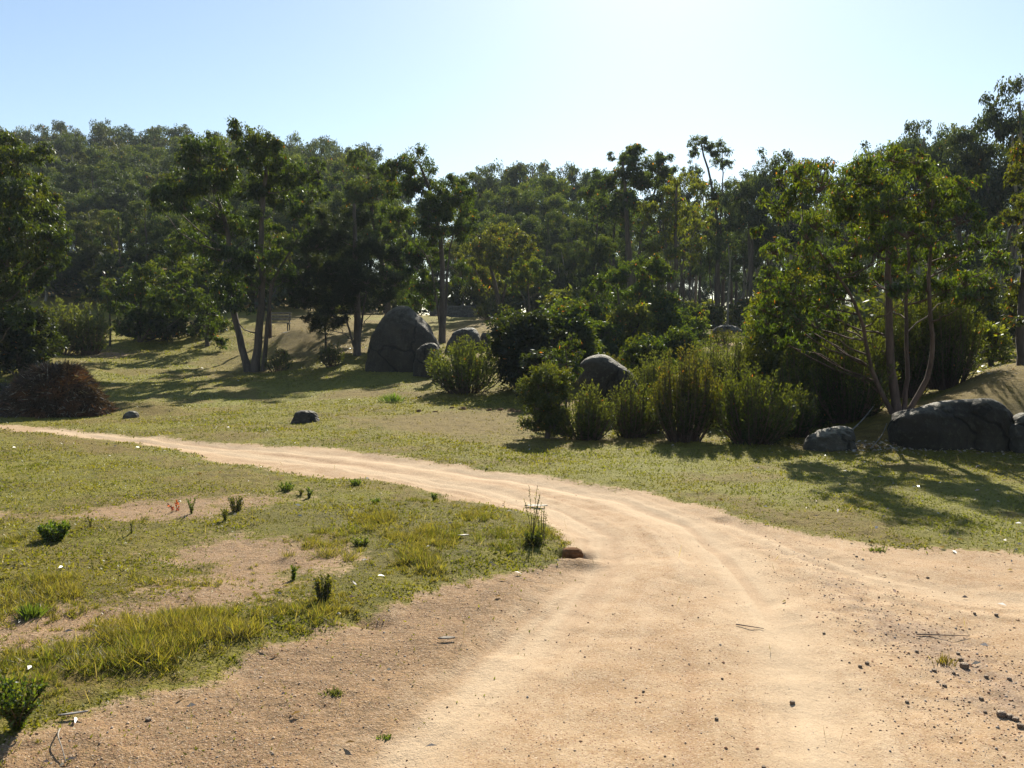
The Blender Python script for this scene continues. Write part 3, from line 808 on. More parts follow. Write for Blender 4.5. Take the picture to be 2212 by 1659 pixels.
# ------------------------------------------------------------------ rocks
def rock(name, label, base_uv, prof, depth=.8, seed=1, mat=None, Y=None, group=None, rough=.05, cat='boulder', box_=.9, lean=0, sink=.15):
    """prof: (v, u_left, u_right) rows from top to bottom, in photo units at the rock's distance"""
    R = np.random.RandomState(seed)
    b = ground(*base_uv) if Y is None else ground(base_uv[0], Y=Y)
    s = b[1] / F
    rows = []
    for v, ul, ur in prof:
        a = W(ul, v, b[1]); c = W(ur, v, b[1])
        rows.append((a[2] - b[2], a[0] - b[0], c[0] - b[0]))
    rows = sorted(rows, key=lambda r: -r[0])
    zs = np.array([r[0] for r in rows]); lo = zs[-1] - sink
    rows.append((lo, rows[-1][1] * 1.02, rows[-1][2] * 1.02))
    zs = np.array([r[0] for r in rows]); xl = np.array([r[1] for r in rows]); xr = np.array([r[2] for r in rows])
    nz, na = 44, 72
    t = np.linspace(0, 1, nz) ** 1.25
    Z = zs[0] + (zs[-1] - zs[0]) * t
    o = np.argsort(zs)
    XL = np.interp(Z, zs[o], xl[o]); XR = np.interp(Z, zs[o], xr[o])
    for _ in range(2):
        XL[1:-1] = .25 * XL[:-2] + .5 * XL[1:-1] + .25 * XL[2:]; XR[1:-1] = .25 * XR[:-2] + .5 * XR[1:-1] + .25 * XR[2:]
    an = np.linspace(0, 2 * np.pi, na, endpoint=False)
    cx = (XL + XR) / 2; rx = (XR - XL) / 2
    wmax = rx.max()
    ry = depth * rx * .55 + depth * wmax * .45 * np.sqrt(np.clip(rx / wmax, 0, 1))
    sx = np.sign(np.cos(an)) * np.abs(np.cos(an)) ** box_; sy = np.sign(np.sin(an)) * np.abs(np.sin(an)) ** box_
    X = cx[:, None] + rx[:, None] * sx[None]; Yy = ry[:, None] * sy[None] + lean * (Z - Z[-1])[:, None]; ZZ = np.repeat(Z[:, None], na, 1)
    f = 1.0 / max(.3, wmax)
    q = seed * 13.7
    nn = fbm(X * 1.3 * f + q + ZZ * .7 * f, Yy * 1.3 * f + ZZ * 1.1 * f, seed, 5) - .5
    nn2 = fbm(X * 6 * f + q, ZZ * 6 * f + Yy * 4 * f, seed + 5, 3) - .5
    amp = (nn * 3.6 * rough + nn2 * 1.3 * rough + (np.abs(fbm(X * 2.2 * f + 5, ZZ * 2.6 * f + Yy * f, seed + 9, 4) - .5) - .1) * 2.2 * rough) * wmax
    dx = sx[None] * np.ones_like(X); dyv = sy[None] * np.ones_like(X)
    edge = np.clip(np.linspace(0, 1, nz) * 6, .15, 1)[:, None]
    X = X + dx * amp * edge; Yy = Yy + dyv * amp * edge; ZZ = ZZ + (nn * 1.2 * rough * wmax) * edge
    V = np.concatenate([np.stack([X, Yy, ZZ], -1).reshape(-1, 3), [[cx[0], Yy[0].mean(), ZZ[0].mean() + .004]]])
    i = np.arange(nz - 1)[:, None] * na + np.arange(na)[None]; j = np.arange(nz - 1)[:, None] * na + (np.arange(na)[None] + 1) % na
    Q = np.stack([i, i + na, j + na, j], -1).reshape(-1, 4)
    T = np.stack([np.full(na, nz * na), np.arange(na), (np.arange(na) + 1) % na], -1)
    ob = mesh(name, V, quads=Q, tris=T, mat=mat or M_rock, smooth=True, loc=tuple(b))
    return tag(ob, label, cat, group)

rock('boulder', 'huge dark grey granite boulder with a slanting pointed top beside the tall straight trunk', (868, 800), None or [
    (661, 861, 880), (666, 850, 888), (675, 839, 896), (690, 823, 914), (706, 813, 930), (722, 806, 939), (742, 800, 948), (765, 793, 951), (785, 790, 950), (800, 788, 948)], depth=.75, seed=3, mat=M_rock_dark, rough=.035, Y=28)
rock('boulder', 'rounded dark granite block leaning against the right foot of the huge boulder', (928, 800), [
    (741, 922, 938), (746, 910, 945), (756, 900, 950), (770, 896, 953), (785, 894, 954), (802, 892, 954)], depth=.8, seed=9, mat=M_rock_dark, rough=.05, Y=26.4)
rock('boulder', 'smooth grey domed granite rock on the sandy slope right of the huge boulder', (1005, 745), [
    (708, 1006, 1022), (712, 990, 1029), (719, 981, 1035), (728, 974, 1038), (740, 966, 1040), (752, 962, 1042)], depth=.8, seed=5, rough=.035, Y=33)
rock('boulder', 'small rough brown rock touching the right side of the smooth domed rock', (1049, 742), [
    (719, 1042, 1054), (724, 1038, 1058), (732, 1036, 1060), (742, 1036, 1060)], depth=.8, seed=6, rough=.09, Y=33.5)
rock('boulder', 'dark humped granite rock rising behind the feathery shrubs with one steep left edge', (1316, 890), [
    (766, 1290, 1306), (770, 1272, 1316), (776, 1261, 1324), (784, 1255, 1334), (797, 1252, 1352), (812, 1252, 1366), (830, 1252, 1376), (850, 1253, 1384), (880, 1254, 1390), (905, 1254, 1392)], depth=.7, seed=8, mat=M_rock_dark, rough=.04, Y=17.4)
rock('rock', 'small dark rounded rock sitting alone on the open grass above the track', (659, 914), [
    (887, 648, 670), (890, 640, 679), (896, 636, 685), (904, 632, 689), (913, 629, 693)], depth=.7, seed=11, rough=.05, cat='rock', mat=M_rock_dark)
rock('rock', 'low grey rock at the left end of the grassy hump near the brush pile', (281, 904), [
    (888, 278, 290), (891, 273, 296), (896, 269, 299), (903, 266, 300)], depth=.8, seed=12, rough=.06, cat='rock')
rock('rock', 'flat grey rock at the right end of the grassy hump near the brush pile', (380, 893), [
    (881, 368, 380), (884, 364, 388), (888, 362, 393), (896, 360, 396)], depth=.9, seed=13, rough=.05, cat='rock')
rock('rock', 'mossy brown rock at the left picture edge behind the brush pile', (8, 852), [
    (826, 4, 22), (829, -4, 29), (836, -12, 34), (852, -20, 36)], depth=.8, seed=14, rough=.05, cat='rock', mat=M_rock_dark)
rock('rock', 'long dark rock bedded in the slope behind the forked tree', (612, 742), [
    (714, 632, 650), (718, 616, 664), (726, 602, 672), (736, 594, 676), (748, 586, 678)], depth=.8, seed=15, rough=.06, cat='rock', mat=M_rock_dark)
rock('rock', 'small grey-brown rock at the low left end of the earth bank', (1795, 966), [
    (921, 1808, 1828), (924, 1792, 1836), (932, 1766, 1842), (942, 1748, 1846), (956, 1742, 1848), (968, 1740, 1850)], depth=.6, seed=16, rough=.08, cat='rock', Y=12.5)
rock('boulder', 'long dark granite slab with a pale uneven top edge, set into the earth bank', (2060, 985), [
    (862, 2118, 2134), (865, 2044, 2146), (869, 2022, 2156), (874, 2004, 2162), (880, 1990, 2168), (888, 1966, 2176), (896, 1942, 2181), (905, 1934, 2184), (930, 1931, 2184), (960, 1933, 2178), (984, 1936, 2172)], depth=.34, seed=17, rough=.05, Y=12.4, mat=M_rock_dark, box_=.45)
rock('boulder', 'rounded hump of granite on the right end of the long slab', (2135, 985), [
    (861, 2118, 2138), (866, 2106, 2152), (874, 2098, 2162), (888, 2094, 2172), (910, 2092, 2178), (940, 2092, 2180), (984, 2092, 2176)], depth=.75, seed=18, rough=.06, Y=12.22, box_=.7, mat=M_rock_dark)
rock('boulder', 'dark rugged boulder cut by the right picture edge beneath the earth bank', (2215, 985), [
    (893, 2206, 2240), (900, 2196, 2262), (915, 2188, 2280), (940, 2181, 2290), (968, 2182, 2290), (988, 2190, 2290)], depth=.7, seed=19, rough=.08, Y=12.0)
rock('rock', 'pale rock lying among dead branches at the foot of the right forest', (1570, 715), [
    (702, 1556, 1580), (707, 1546, 1592), (714, 1540, 1600), (722, 1538, 1602)], depth=.8, seed=20, rough=.06, cat='rock', Y=40)
rock('rock', 'sandy flat rock beside the bare patch at the foot of the right forest', (1632, 722), [
    (711, 1622, 1642), (716, 1612, 1654), (724, 1606, 1658)], depth=.8, seed=21, rough=.05, cat='rock', Y=38)

# stones lying on the track edge, bottom right: seen one by one
R = np.random.RandomState(41)
SM = []
for k in range(5):
    o = rock('stone', 'rust-brown stone loose on the gravelly right shoulder of the track', (2000, 1400), [
        (1370 + 5, 1990, 2006), (1380, 1980, 2018), (1392, 1975, 2022), (1400, 1977, 2020)], depth=.9, seed=50 + k, rough=.14, mat=M_pebble, cat='stone', sink=.004, group='stones on the gravelly shoulder')
    SM.append(o)
spots = [(2083, 1440, 1.0), (1712, 1506 // 1, .5), (2152, 1335, .55), (2018, 1448, .55), (1850, 1205, .4), (2004, 1250, .5), (1858, 1445, .5), (1873, 1439, .45), (2130, 1457, .4), (2075, 1425, .5), (2070, 1412, .45),
         (2163, 1545, .9), (2182, 1551, .7), (2194, 1556, .6), (2120, 1515, .55), (2128, 1540, .4), (1780, 1370, .4), (2040, 1480, .4), (1960, 1515, .35), (1980, 1410, .4), (2105, 1330, .4), (2060, 1452, .4), (2180, 1468, .5), (2205, 1572, .5), (2025, 1470, .3),
         (1548, 1560, .35), (1390, 1492, .3), (1560, 1465, .3), (320, 1556, .6), (1650, 1655, .35)]
for k, (u, v, s) in enumerate(spots):
    b = ground(u, min(v, 1655))
    o = SM[k % 5] if k < 5 else SM[k % 5].copy()
    if k >= 5: COL.objects.link(o)
    o.location = (b[0], b[1], b[2] + .0)
    q = s * .42 * R.uniform(.8, 1.1)
    o.scale = (q, q, q); o.rotation_euler = (0, 0, R.uniform(0, 6.28))
    if v > 1540 and u < 400:
        o['label'] = 'dark stone alone on the brown soil at the lower left'; del o['group']

# clods of earth on the grass in front of the dark thicket
for k, (u, v, s) in enumerate([(1000, 888, 1.), (1057, 890, .8), (1080, 890, .9), (1105, 891, 1.), (975, 885, .7), (905, 890, .6), (940, 892, .5), (1118, 893, .8)]):
    o = rock('clod', 'dark clod of turned earth on the brownish grass before the dark thicket', (u, v), [(v - 9 * s, u - 3, u + 5), (v - 6 * s, u - 9 * s, u + 9 * s), (v, u - 14 * s, u + 13 * s)], depth=.9, seed=70 + k, rough=.16, mat=M_clod, cat='clod', sink=.02, group='clods of earth before the thicket')

# ------------------------------------------------------------------ brush pile
def brush_pile():
    R = np.random.RandomState(3)
    Y = 18.6
    b = ground(120, Y=Y)
    root = thing('brush_pile', 'large mound of rust-brown dead brush heaped on the grass at left', 'brush pile', b)
    prof = [(792, 112, 150), (797, 88, 166), (808, 70, 176), (818, 55, 186), (832, 42, 196), (850, 32, 203), (870, 22, 212), (890, 12, 226), (905, 0, 240), (912, -8, 244)]
    rows = []
    for v, ul, ur in prof:
        a = W(ul, v, Y); c = W(ur, v, Y); rows.append((a[2] - b[2], a[0] - b[0], c[0] - b[0]))
    rows = np.array(rows)[::-1]
    def env(z, a):
        a = np.asarray(a, float); z = np.asarray(z, float)
        bump = .78 + .42 * fbm(np.cos(a) * 1.9 + 3, np.sin(a) * 1.9 + z * 2.6, 12, 3)
        xl = np.interp(z, rows[:, 0], rows[:, 1]); xr = np.interp(z, rows[:, 0], rows[:, 2])
        cx = (xl + xr) / 2; rx = (xr - xl) / 2
        return cx + rx * np.cos(a) * bump, rx * .8 * np.sin(a) * bump, rx
    # core
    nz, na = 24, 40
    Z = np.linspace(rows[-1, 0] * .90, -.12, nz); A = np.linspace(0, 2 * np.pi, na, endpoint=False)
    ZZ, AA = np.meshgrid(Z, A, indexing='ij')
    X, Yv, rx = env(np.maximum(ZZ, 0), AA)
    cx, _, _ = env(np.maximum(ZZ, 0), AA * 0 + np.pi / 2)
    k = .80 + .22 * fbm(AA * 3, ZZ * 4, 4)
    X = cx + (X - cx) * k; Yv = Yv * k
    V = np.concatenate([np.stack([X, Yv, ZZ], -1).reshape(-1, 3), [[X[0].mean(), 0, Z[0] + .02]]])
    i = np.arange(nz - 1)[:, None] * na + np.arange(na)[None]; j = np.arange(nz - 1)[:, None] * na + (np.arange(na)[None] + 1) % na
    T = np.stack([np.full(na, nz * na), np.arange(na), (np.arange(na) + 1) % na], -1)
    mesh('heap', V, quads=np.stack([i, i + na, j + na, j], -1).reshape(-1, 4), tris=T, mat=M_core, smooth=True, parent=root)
    # twigs
    n = 42000
    z = np.interp(R.rand(n) ** 1.1, [0, 1], [rows[-1, 0] * 1.0, 0]); a = R.uniform(0, 2 * np.pi, n)
    X, Yv, rx = env(z, a); cx, _, _ = env(z, a * 0 + np.pi / 2)
    k = R.uniform(.84, 1.03, n)
    c = np.stack([cx + (X - cx) * k, Yv * k, z], -1)
    out = np.stack([(X - cx), Yv, rx * .3], -1); out /= np.linalg.norm(out, axis=1)[:, None]
    d = out * .35 + np.array([0, 0, -.45]) + R.normal(size=(n, 3)) * .55
    d[:, 0] += .25 * np.sign(X - cx)
    L = R.uniform(.05, .26, n)
    v, q = blades(c, d, L, R.uniform(.005, .012, n), R)
    t = fbm(X * 3, z * 4, 8)
    col = np.where(t[:, None] > .52, np.array([.12, .055, .026]), np.array([.05, .030, .018])) * R.uniform(.5, 1.5, (n, 1))
    g_ = R.rand(n) < .05; col[g_] = (.3, .28, .25)
    mesh('twigs', v, quads=q, cols=np.repeat(col, 4, 0), mat=M_twig, parent=root)
    ls = []
    for k in range(170):
        zz = R.uniform(.1, 1.0) * rows[-1, 0]; aa = R.uniform(0, 2 * np.pi); x_, y_, rx_ = env(zz, aa)
        o_ = np.array([float(x_) * .9, float(y_) * .9, zz]); dd = np.array([math.cos(aa), math.sin(aa) * .6, R.uniform(-.5, .7)]) + R.normal(0, .5, 3)
        dd /= np.linalg.norm(dd); ln = R.uniform(.2, .75)
        ls.append((smooth_line([o_ - dd * ln * .5, o_ + R.normal(0, .03, 3), o_ + dd * ln * .6], 6), np.linspace(.011, .004, 6)))
    v, q = tubes(ls, 5); mesh('brushwood', v, quads=q, mat=M_bark_brown, smooth=True, parent=root)
    # logs lying on the upper left
    for k, (u0, v0, u1, v1, r, lab) in enumerate([(60, 832, 98, 797, .045, 'short pale log end on the upper left of the brush pile'), (62, 812, 82, 810, .05, 'thick grey log stub on the left shoulder of the brush pile'),
            (70, 824, 120, 813, .035, 'grey log across the middle of the upper brush pile'), (84, 832, 130, 820, .04, 'longest pale grey log across the face of the brush pile'),
            (76, 838, 112, 832, .03, 'thin dark grey log lowest of those on the brush pile'), (90, 818, 112, 803, .035, 'slanting grey log near the top of the brush pile'), (60, 806, 92, 800, .045, 'silvery split log highest on the left of the brush pile')]):
        def surf(u, v):
            p = W(u, v, Y); zz = p[2] - b[2]
            xl = np.interp(zz, rows[:, 0], rows[:, 1]); xr = np.interp(zz, rows[:, 0], rows[:, 2]); cx = (xl + xr) / 2; rx = (xr - xl) / 2
            x = p[0] - b[0]; yy = -rx * .8 * math.sqrt(max(0.05, 1 - ((x - cx) / rx) ** 2))
            return b + np.array([x, yy * 1.12, zz + .03])
        p0, p1 = surf(u0, v0), surf(u1, v1)
        L = smooth_line([p0, (p0 + p1) / 2 + R.normal(0, .015, 3), p1], 8)
        base = L[0].copy(); v, q = tubes([(np.concatenate([[L[0] - base], L - base, [L[-1] - base]]), np.concatenate([[.002], np.full(8, r) * np.linspace(1, .75, 8), [.002]]))], 9)
        tag(mesh('log', v, quads=q, mat=M_log, smooth=True, loc=tuple(base)), lab, 'log', 'grey logs on the brush pile')
brush_pile()

# ------------------------------------------------------------------ bench and low wall
def box(x0, x1, y0, y1, z0, z1):
    v = np.array([(x, y, z) for z in (z0, z1) for y in (y0, y1) for x in (x0, x1)], float)
    q = np.array([(0, 2, 3, 1), (4, 5, 7, 6), (0, 1, 5, 4), (2, 6, 7, 3), (0, 4, 6, 2), (1, 3, 7, 5)])
    return v, q
def boxes(name, bs, mat, parent=None, loc=None):
    V = []; Q = []
    for k, b in enumerate(bs):
        v, q = box(*b); V.append(v); Q.append(q + 8 * k)
    o = mesh(name, np.concatenate(V), quads=np.concatenate(Q), mat=mat, parent=parent, loc=loc)
    bv = o.modifiers.new('edge', 'BEVEL'); bv.width = .008; bv.segments = 2
    return o

b = ground(604, Y=37.5)
t = thing('bench', 'weathered slatted timber bench half hidden behind the forked tree', 'bench', b, rot=.08)
w = .52
boxes('seat', [(-w, w, -.32, -.20, .42, .455), (-w, w, -.18, -.06, .42, .455), (-w, w, -.04, .08, .42, .455)], M_bench, t)
boxes('backrest', [(-w, w, .12, .15, .56, .66), (-w, w, .125, .155, .70, .80), (-w, w, .13, .16, .84, .94)], M_bench, t)
for x in (-w + .08, w - .12):
    boxes('leg', [(x, x + .05, -.30, -.25, -.1, .418), (x, x + .05, .157, .20, -.1, .93), (x, x + .05, -.248, .155, .36, .418)], M_iron, t)

b = ground(975, Y=49)
t = thing('retaining_wall', 'low dark timber sleeper wall holding back sand at the forest edge', 'wall', b)
L_ = W(928, 700, 49)[0] - b[0]; R_ = W(1032, 700, 49)[0] - b[0]
for k in range(4):
    boxes('sleeper', [(L_, R_, 0, .14, -.35 + k * .262, -.35 + k * .262 + .255)], M_wall, t)
for k in range(4):
    x = L_ + .1 + (R_ - L_ - .25) * k / 3
    boxes('post', [(x, x + .12, -.11, -.003, -.4, .74)], M_wall, t)

# ------------------------------------------------------------------ main trees, measured from the photo
traced('eucalyptus_tree', 'many-stemmed eucalyptus with drooping leaves rising behind the long granite slab', (1939, 889), 14.0,
    [([(1939, 893), (1933, 848), (1927, 805), (1926, 748), (1920, 691), (1917, 633), (1917, 600), (1920, 547), (1927, 467), (1930, 390)], .085, .3),
     ([(1932, 893), (1899, 842), (1882, 800), (1876, 757), (1867, 728), (1859, 679), (1836, 628), (1815, 600), (1778, 560), (1740, 500)], .045, -.4),
     ([(1948, 893), (1957, 860), (1962, 805), (1958, 734), (1957, 633), (1962, 564), (1962, 450)], .045, .5),
     ([(1952, 893), (1990, 848), (2005, 817), (2013, 777), (2016, 748), (2010, 691), (2005, 633), (2010, 520), (2030, 430)], .05, -.5)],
    [(1720, 375, 40), (1775, 395, 50), (1850, 370, 55), (1930, 348, 45), (1985, 375, 50), (2040, 400, 45), (1690, 455, 42), (1760, 480, 55), (1840, 460, 58), (1920, 440, 60), (2000, 460, 60), (2070, 470, 45),
     (1675, 540, 36), (1740, 560, 50), (1820, 550, 55), (1900, 530, 50), (1980, 550, 55), (2060, 550, 50), (2120, 520, 34), (1682, 615, 36), (1740, 640, 42), (1800, 620, 38), (2045, 620, 42), (2115, 600, 32),
     (1692, 690, 34), (1755, 700, 30), (1662, 655, 22), (1870, 620, 30), (1965, 620, 32), (2150, 485, 20), (1815, 685, 26), (1900, 400, 40), (1960, 500, 45), (2085, 410, 28), (1640, 500, 14), (1810, 420, 35), (1700, 740, 26), (1662, 595, 30), (1725, 690, 32), (1775, 655, 34), (1650, 700, 24), (1745, 745, 24), (1840, 590, 40), (2000, 620, 36), (2090, 640, 30), (1930, 590, 34), (2150, 560, 30), (1880, 500, 44), (1720, 420, 40)],
    depth=1.4, seed=21, per=1.75, ll=.135, lw=.0145, pal='bright', bark=M_bark_brown, red=.035, subs=15, spread=.32)

traced('eucalyptus_tree', 'dark eucalyptus with its trunk forked from the ground, alone on the grassy slope', (543, 800), 30,
    [([(538, 804), (528, 760), (515, 720), (505, 690), (497, 640), (495, 560), (490, 480), (470, 420), (450, 370)], .145, .8),
     ([(551, 804), (556, 760), (560, 700), (567, 640), (566, 560), (565, 480), (570, 410), (575, 350)], .165, -.6),
     ([(566, 660), (585, 610), (612, 570), (640, 520)], .09, -1.0)],
    [(430, 335, 48), (480, 325, 42), (545, 318, 48), (600, 350, 48), (640, 385, 42), (672, 415, 26), (400, 390, 48), (368, 425, 40), (345, 445, 22), (460, 400, 52), (540, 400, 58), (600, 430, 42), (430, 465, 45), (500, 480, 42),
     (640, 455, 36), (560, 490, 36), (470, 550, 42), (515, 565, 48), (520, 620, 46), (590, 560, 32), (612, 600, 30), (420, 520, 32), (640, 520, 26), (505, 655, 26), (550, 560, 30), (405, 345, 26), (575, 310, 26)],
    depth=1.9, seed=22, per=3.1, ll=.22, lw=.028, pal='green', bark=M_bark_dark, red=.01, subs=13)

traced('eucalyptus_tree', 'slim sapling with a bare reddish trunk just behind the forked tree', (585, 745), 35.5,
    [([(585, 748), (583, 700), (582, 660), (584, 620), (590, 560), (600, 520)], .075, .5), ([(586, 746), (578, 712), (574, 690), (570, 668)], .03, -.4)],
    [(592, 545, 24), (604, 515, 22), (580, 580, 20), (612, 560, 18), (570, 540, 18)], depth=.6, seed=23, per=1.6, ll=.2, lw=.026, pal='olive', bark=M_bark_brown)

traced('casuarina_tree', 'dark feathery tree with a single straight trunk left of the huge boulder', (771, 782), 31,
    [([(771, 786), (772, 700), (770, 620), (766, 540), (765, 440)], .16, .2), ([(770, 690), (790, 640), (800, 600)], .06, .4), ([(770, 700), (740, 660), (712, 640)], .05, -.5)],
    [(700, 600, 45), (665, 570, 34), (682, 640, 40), (740, 560, 50), (790, 540, 42), (740, 640, 42), (800, 610, 40), (700, 690, 28), (720, 500, 42), (770, 470, 38), (655, 645, 26), (725, 690, 24), (830, 560, 30), (760, 600, 45), (690, 530, 32), (820, 650, 26), (650, 600, 24), (770, 650, 30)],
    depth=1.5, seed=24, per=3.4, ll=.16, lw=.014, pal='dark', leafmat=M_fine, bark=M_bark_dark, hang=.3, red=0, cat='tree')
traced('casuarina_tree', 'low dark sapling with a yellow-tipped top between the forked tree and the straight trunk', (704, 740), 33,
    [([(704, 742), (703, 710), (702, 680), (700, 660)], .05, 0)],
    [(700, 690, 24), (720, 705, 18), (684, 706, 18), (704, 664, 16), (718, 675, 14), (736, 668, 12)], depth=.5, seed=25, per=2.3, ll=.13, lw=.015, pal='olive', leafmat=M_fine, hang=.2)
traced('eucalyptus_tree', 'tall eucalyptus whose straight bare trunk stands just right of the huge boulder', (955, 742), 36,
    [([(955, 745), (956, 690), (955, 640), (958, 580), (950, 500), (930, 420), (905, 350)], .15, .5), ([(957, 600), (970, 540), (990, 470)], .07, .8), ([(956, 620), (930, 560), (890, 520)], .06, -.8)],
    [(890, 355, 38), (925, 395, 42), (880, 405, 42), (960, 430, 42), (1000, 430, 28), (910, 470, 48), (970, 500, 42), (862, 470, 36), (900, 540, 42), (950, 560, 40), (1000, 490, 26), (880, 600, 36), (918, 620, 30), (1010, 460, 20), (985, 400, 30), (905, 650, 26), (870, 540, 30)],
    depth=2.0, seed=26, per=3.0, ll=.24, lw=.028, pal='green', red=.02)
traced('eucalyptus_tree', 'shaded eucalyptus with a rounded top between the casuarina and the boulder tree', (835, 720), 41,
    [([(835, 720), (838, 650), (825, 560), (800, 450), (795, 370)], .16, .5)],
    [(795, 375, 38), (770, 410, 34), (815, 420, 38), (840, 480, 36), (790, 460, 40), (840, 560, 34), (860, 610, 30), (760, 470, 28), (828, 520, 34), (850, 640, 30), (830, 390, 22), (755, 430, 24)],
    depth=1.8, seed=27, per=3.0, ll=.26, lw=.032, pal='blue')
traced('eucalyptus_tree', 'small thin-trunked eucalyptus standing alone on the sandy slope at centre', (1143, 694), 43,
    [([(1143, 697), (1143, 660), (1141, 630), (1140, 600)], .07, 0), ([(1142, 655), (1130, 640), (1118, 620)], .03, .2)],
    [(1140, 590, 28), (1115, 605, 22), (1165, 600, 24), (1150, 570, 20), (1125, 580, 20), (1178, 622, 14), (1105, 625, 12)], depth=.8, seed=28, per=2.6, ll=.22, lw=.03, pal='bright')
traced('eucalyptus_tree', 'broad round-crowned eucalyptus with yellow-green top in front of the hazy forest', (1078, 690), 50,
    [([(1078, 690), (1076, 640), (1060, 580), (1050, 520)], .16, 0), ([(1078, 660), (1095, 600), (1110, 540)], .1, .5), ([(1076, 660), (1040, 610), (1020, 570)], .08, -.5)],
    [(1060, 510, 34), (1095, 520, 34), (1030, 535, 30), (1120, 550, 28), (1075, 560, 38), (1040, 585, 34), (1110, 590, 32), (1075, 615, 32), (1015, 570, 22), (1020, 620, 26), (1135, 515, 16), (1090, 495, 20)],
    depth=2, seed=29, per=3.0, ll=.3, lw=.04, pal='yellow', red=.05)
traced('eucalyptus_tree', 'leafy eucalyptus filling the left picture edge, its crown bulging to the right', (-95, 800), 24,
    [([(-95, 800), (-80, 700), (-60, 600), (-50, 450), (-40, 330)], .22, 0), ([(-85, 720), (-40, 640), (10, 580), (60, 520)], .1, .5), ([(-70, 640), (-20, 500), (20, 420)], .1, -.6)],
    [(10, 300, 38), (35, 350, 42), (-20, 340, 50), (60, 420, 48), (20, 430, 60), (-40, 450, 70), (100, 470, 44), (60, 500, 60), (120, 510, 34), (85, 560, 48), (30, 560, 60), (-30, 580, 60), (112, 550, 32), (55, 620, 44), (0, 640, 50), (95, 445, 26), (-10, 290, 26), (70, 385, 24), (30, 690, 30)],
    depth=1.7, seed=30, per=3.4, ll=.17, lw=.026, pal='bright', red=.02)
traced('eucalyptus_tree', 'yellow-leaved eucalyptus partly cut off by the right picture edge', (2216, 872), 15.5,
    [([(2212, 880), (2208, 840), (2205, 760), (2206, 660), (2214, 560), (2222, 440), (2228, 330)], .10, 0), ([(2206, 680), (2225, 610), (2240, 560)], .05, .4)],
    [(2212, 320, 28), (2240, 350, 40), (2200, 375, 26), (2216, 430, 34), (2195, 470, 24), (2250, 450, 44), (2225, 520, 30), (2250, 560, 40), (2195, 615, 26), (2222, 650, 34), (2180, 640, 18), (2250, 680, 36), (2200, 690, 18)],
    depth=.8, seed=31, per=2.4, ll=.13, lw=.016, pal='yellow', bark=M_bark_dark, red=.08, subs=14)
traced('eucalyptus_tree', 'tall thin eucalyptus with two small open tufts high above the right forest', (1545, 700), 52,
    [([(1545, 705), (1548, 600), (1552, 500), (1545, 440), (1530, 370), (1515, 310)], .14, 0), ([(1550, 500), (1560, 430), (1562, 370), (1560, 325)], .08, .5), ([(1548, 460), (1520, 420), (1497, 370)], .05, -.4)],
    [(1512, 305, 20), (1532, 322, 18), (1495, 335, 18), (1492, 370, 16), (1562, 325, 18), (1552, 345, 15), (1574, 352, 12), (1520, 420, 20), (1550, 440, 22), (1505, 400, 12), (1560, 520, 26), (1535, 560, 26), (1540, 490, 24)],
    depth=1.0, seed=32, per=2.4, ll=.3, lw=.036, pal='blue')
traced('eucalyptus_tree', 'pale yellow-green open-branched eucalyptus below the tall two-tufted tree', (1455, 715), 40,
    [([(1450, 716), (1452, 640), (1462, 560), (1458, 480), (1462, 400)], .14, 0), ([(1452, 650), (1440, 560), (1432, 480), (1430, 420)], .09, .8), ([(1455, 610), (1480, 540), (1505, 490)], .06, -.5)],
    [(1470, 390, 26), (1440, 410, 24), (1500, 400, 20), (1420, 450, 24), (1460, 450, 28), (1500, 455, 24), (1525, 480, 18), (1400, 480, 18), (1440, 500, 26), (1480, 505, 28), (1515, 525, 22), (1410, 530, 20), (1450, 550, 22), (1490, 560, 22), (1390, 440, 14), (1535, 440, 14), (1385, 510, 14)],
    depth=1.6, seed=33, per=1.8, ll=.26, lw=.03, pal='yellow', red=.03, subs=9)
traced('eucalyptus_tree', 'full dark-crowned pair-topped eucalyptus at the middle of the skyline', (1365, 705), 46,
    [([(1365, 706), (1362, 620), (1355, 500), (1350, 400), (1345, 350)], .2, 0), ([(1362, 600), (1385, 500), (1415, 420), (1425, 360)], .12, .8)],
    [(1350, 345, 30), (1375, 335, 30), (1330, 375, 30), (1425, 345, 30), (1410, 370, 28), (1370, 395, 40), (1440, 385, 26), (1345, 430, 36), (1395, 440, 34), (1310, 400, 28), (1290, 385, 24), (1365, 480, 34), (1320, 460, 30), (1400, 400, 26), (1275, 420, 24), (1300, 440, 26)],
    depth=2.0, seed=34, per=3.0, ll=.28, lw=.034, pal='blue')
traced('eucalyptus_tree', 'bushy olive eucalyptus at centre right rising over the dark thicket', (1345, 738), 31,
    [([(1345, 740), (1342, 690), (1335, 640), (1330, 600)], .08, 0), ([(1348, 720), (1375, 660), (1395, 600)], .07, .5), ([(1345, 720), (1300, 680), (1285, 640)], .05, -.5)],
    [(1330, 595, 30), (1360, 570, 26), (1400, 585, 32), (1430, 600, 28), (1290, 625, 30), (1330, 650, 36), (1380, 640, 40), (1430, 650, 32), (1445, 690, 26), (1300, 680, 32), (1350, 700, 32), (1400, 700, 34), (1275, 660, 22), (1250, 672, 20), (1420, 565, 18), (1300, 600, 20)],
    depth=1.3, seed=35, per=3.0, ll=.18, lw=.026, pal='green', red=.04)
traced('eucalyptus_tree', 'young green eucalyptus beside the pale rocks at the foot of the right forest', (1500, 762), 27,
    [([(1500, 765), (1500, 730), (1502, 700), (1505, 680)], .04, 0)],
    [(1505, 690, 22), (1485, 710, 18), (1520, 712, 18), (1500, 730, 20), (1480, 745, 16), (1515, 742, 16), (1505, 668, 12)], depth=.5, seed=36, per=1.9, ll=.14, lw=.022, pal='bright', red=.03)
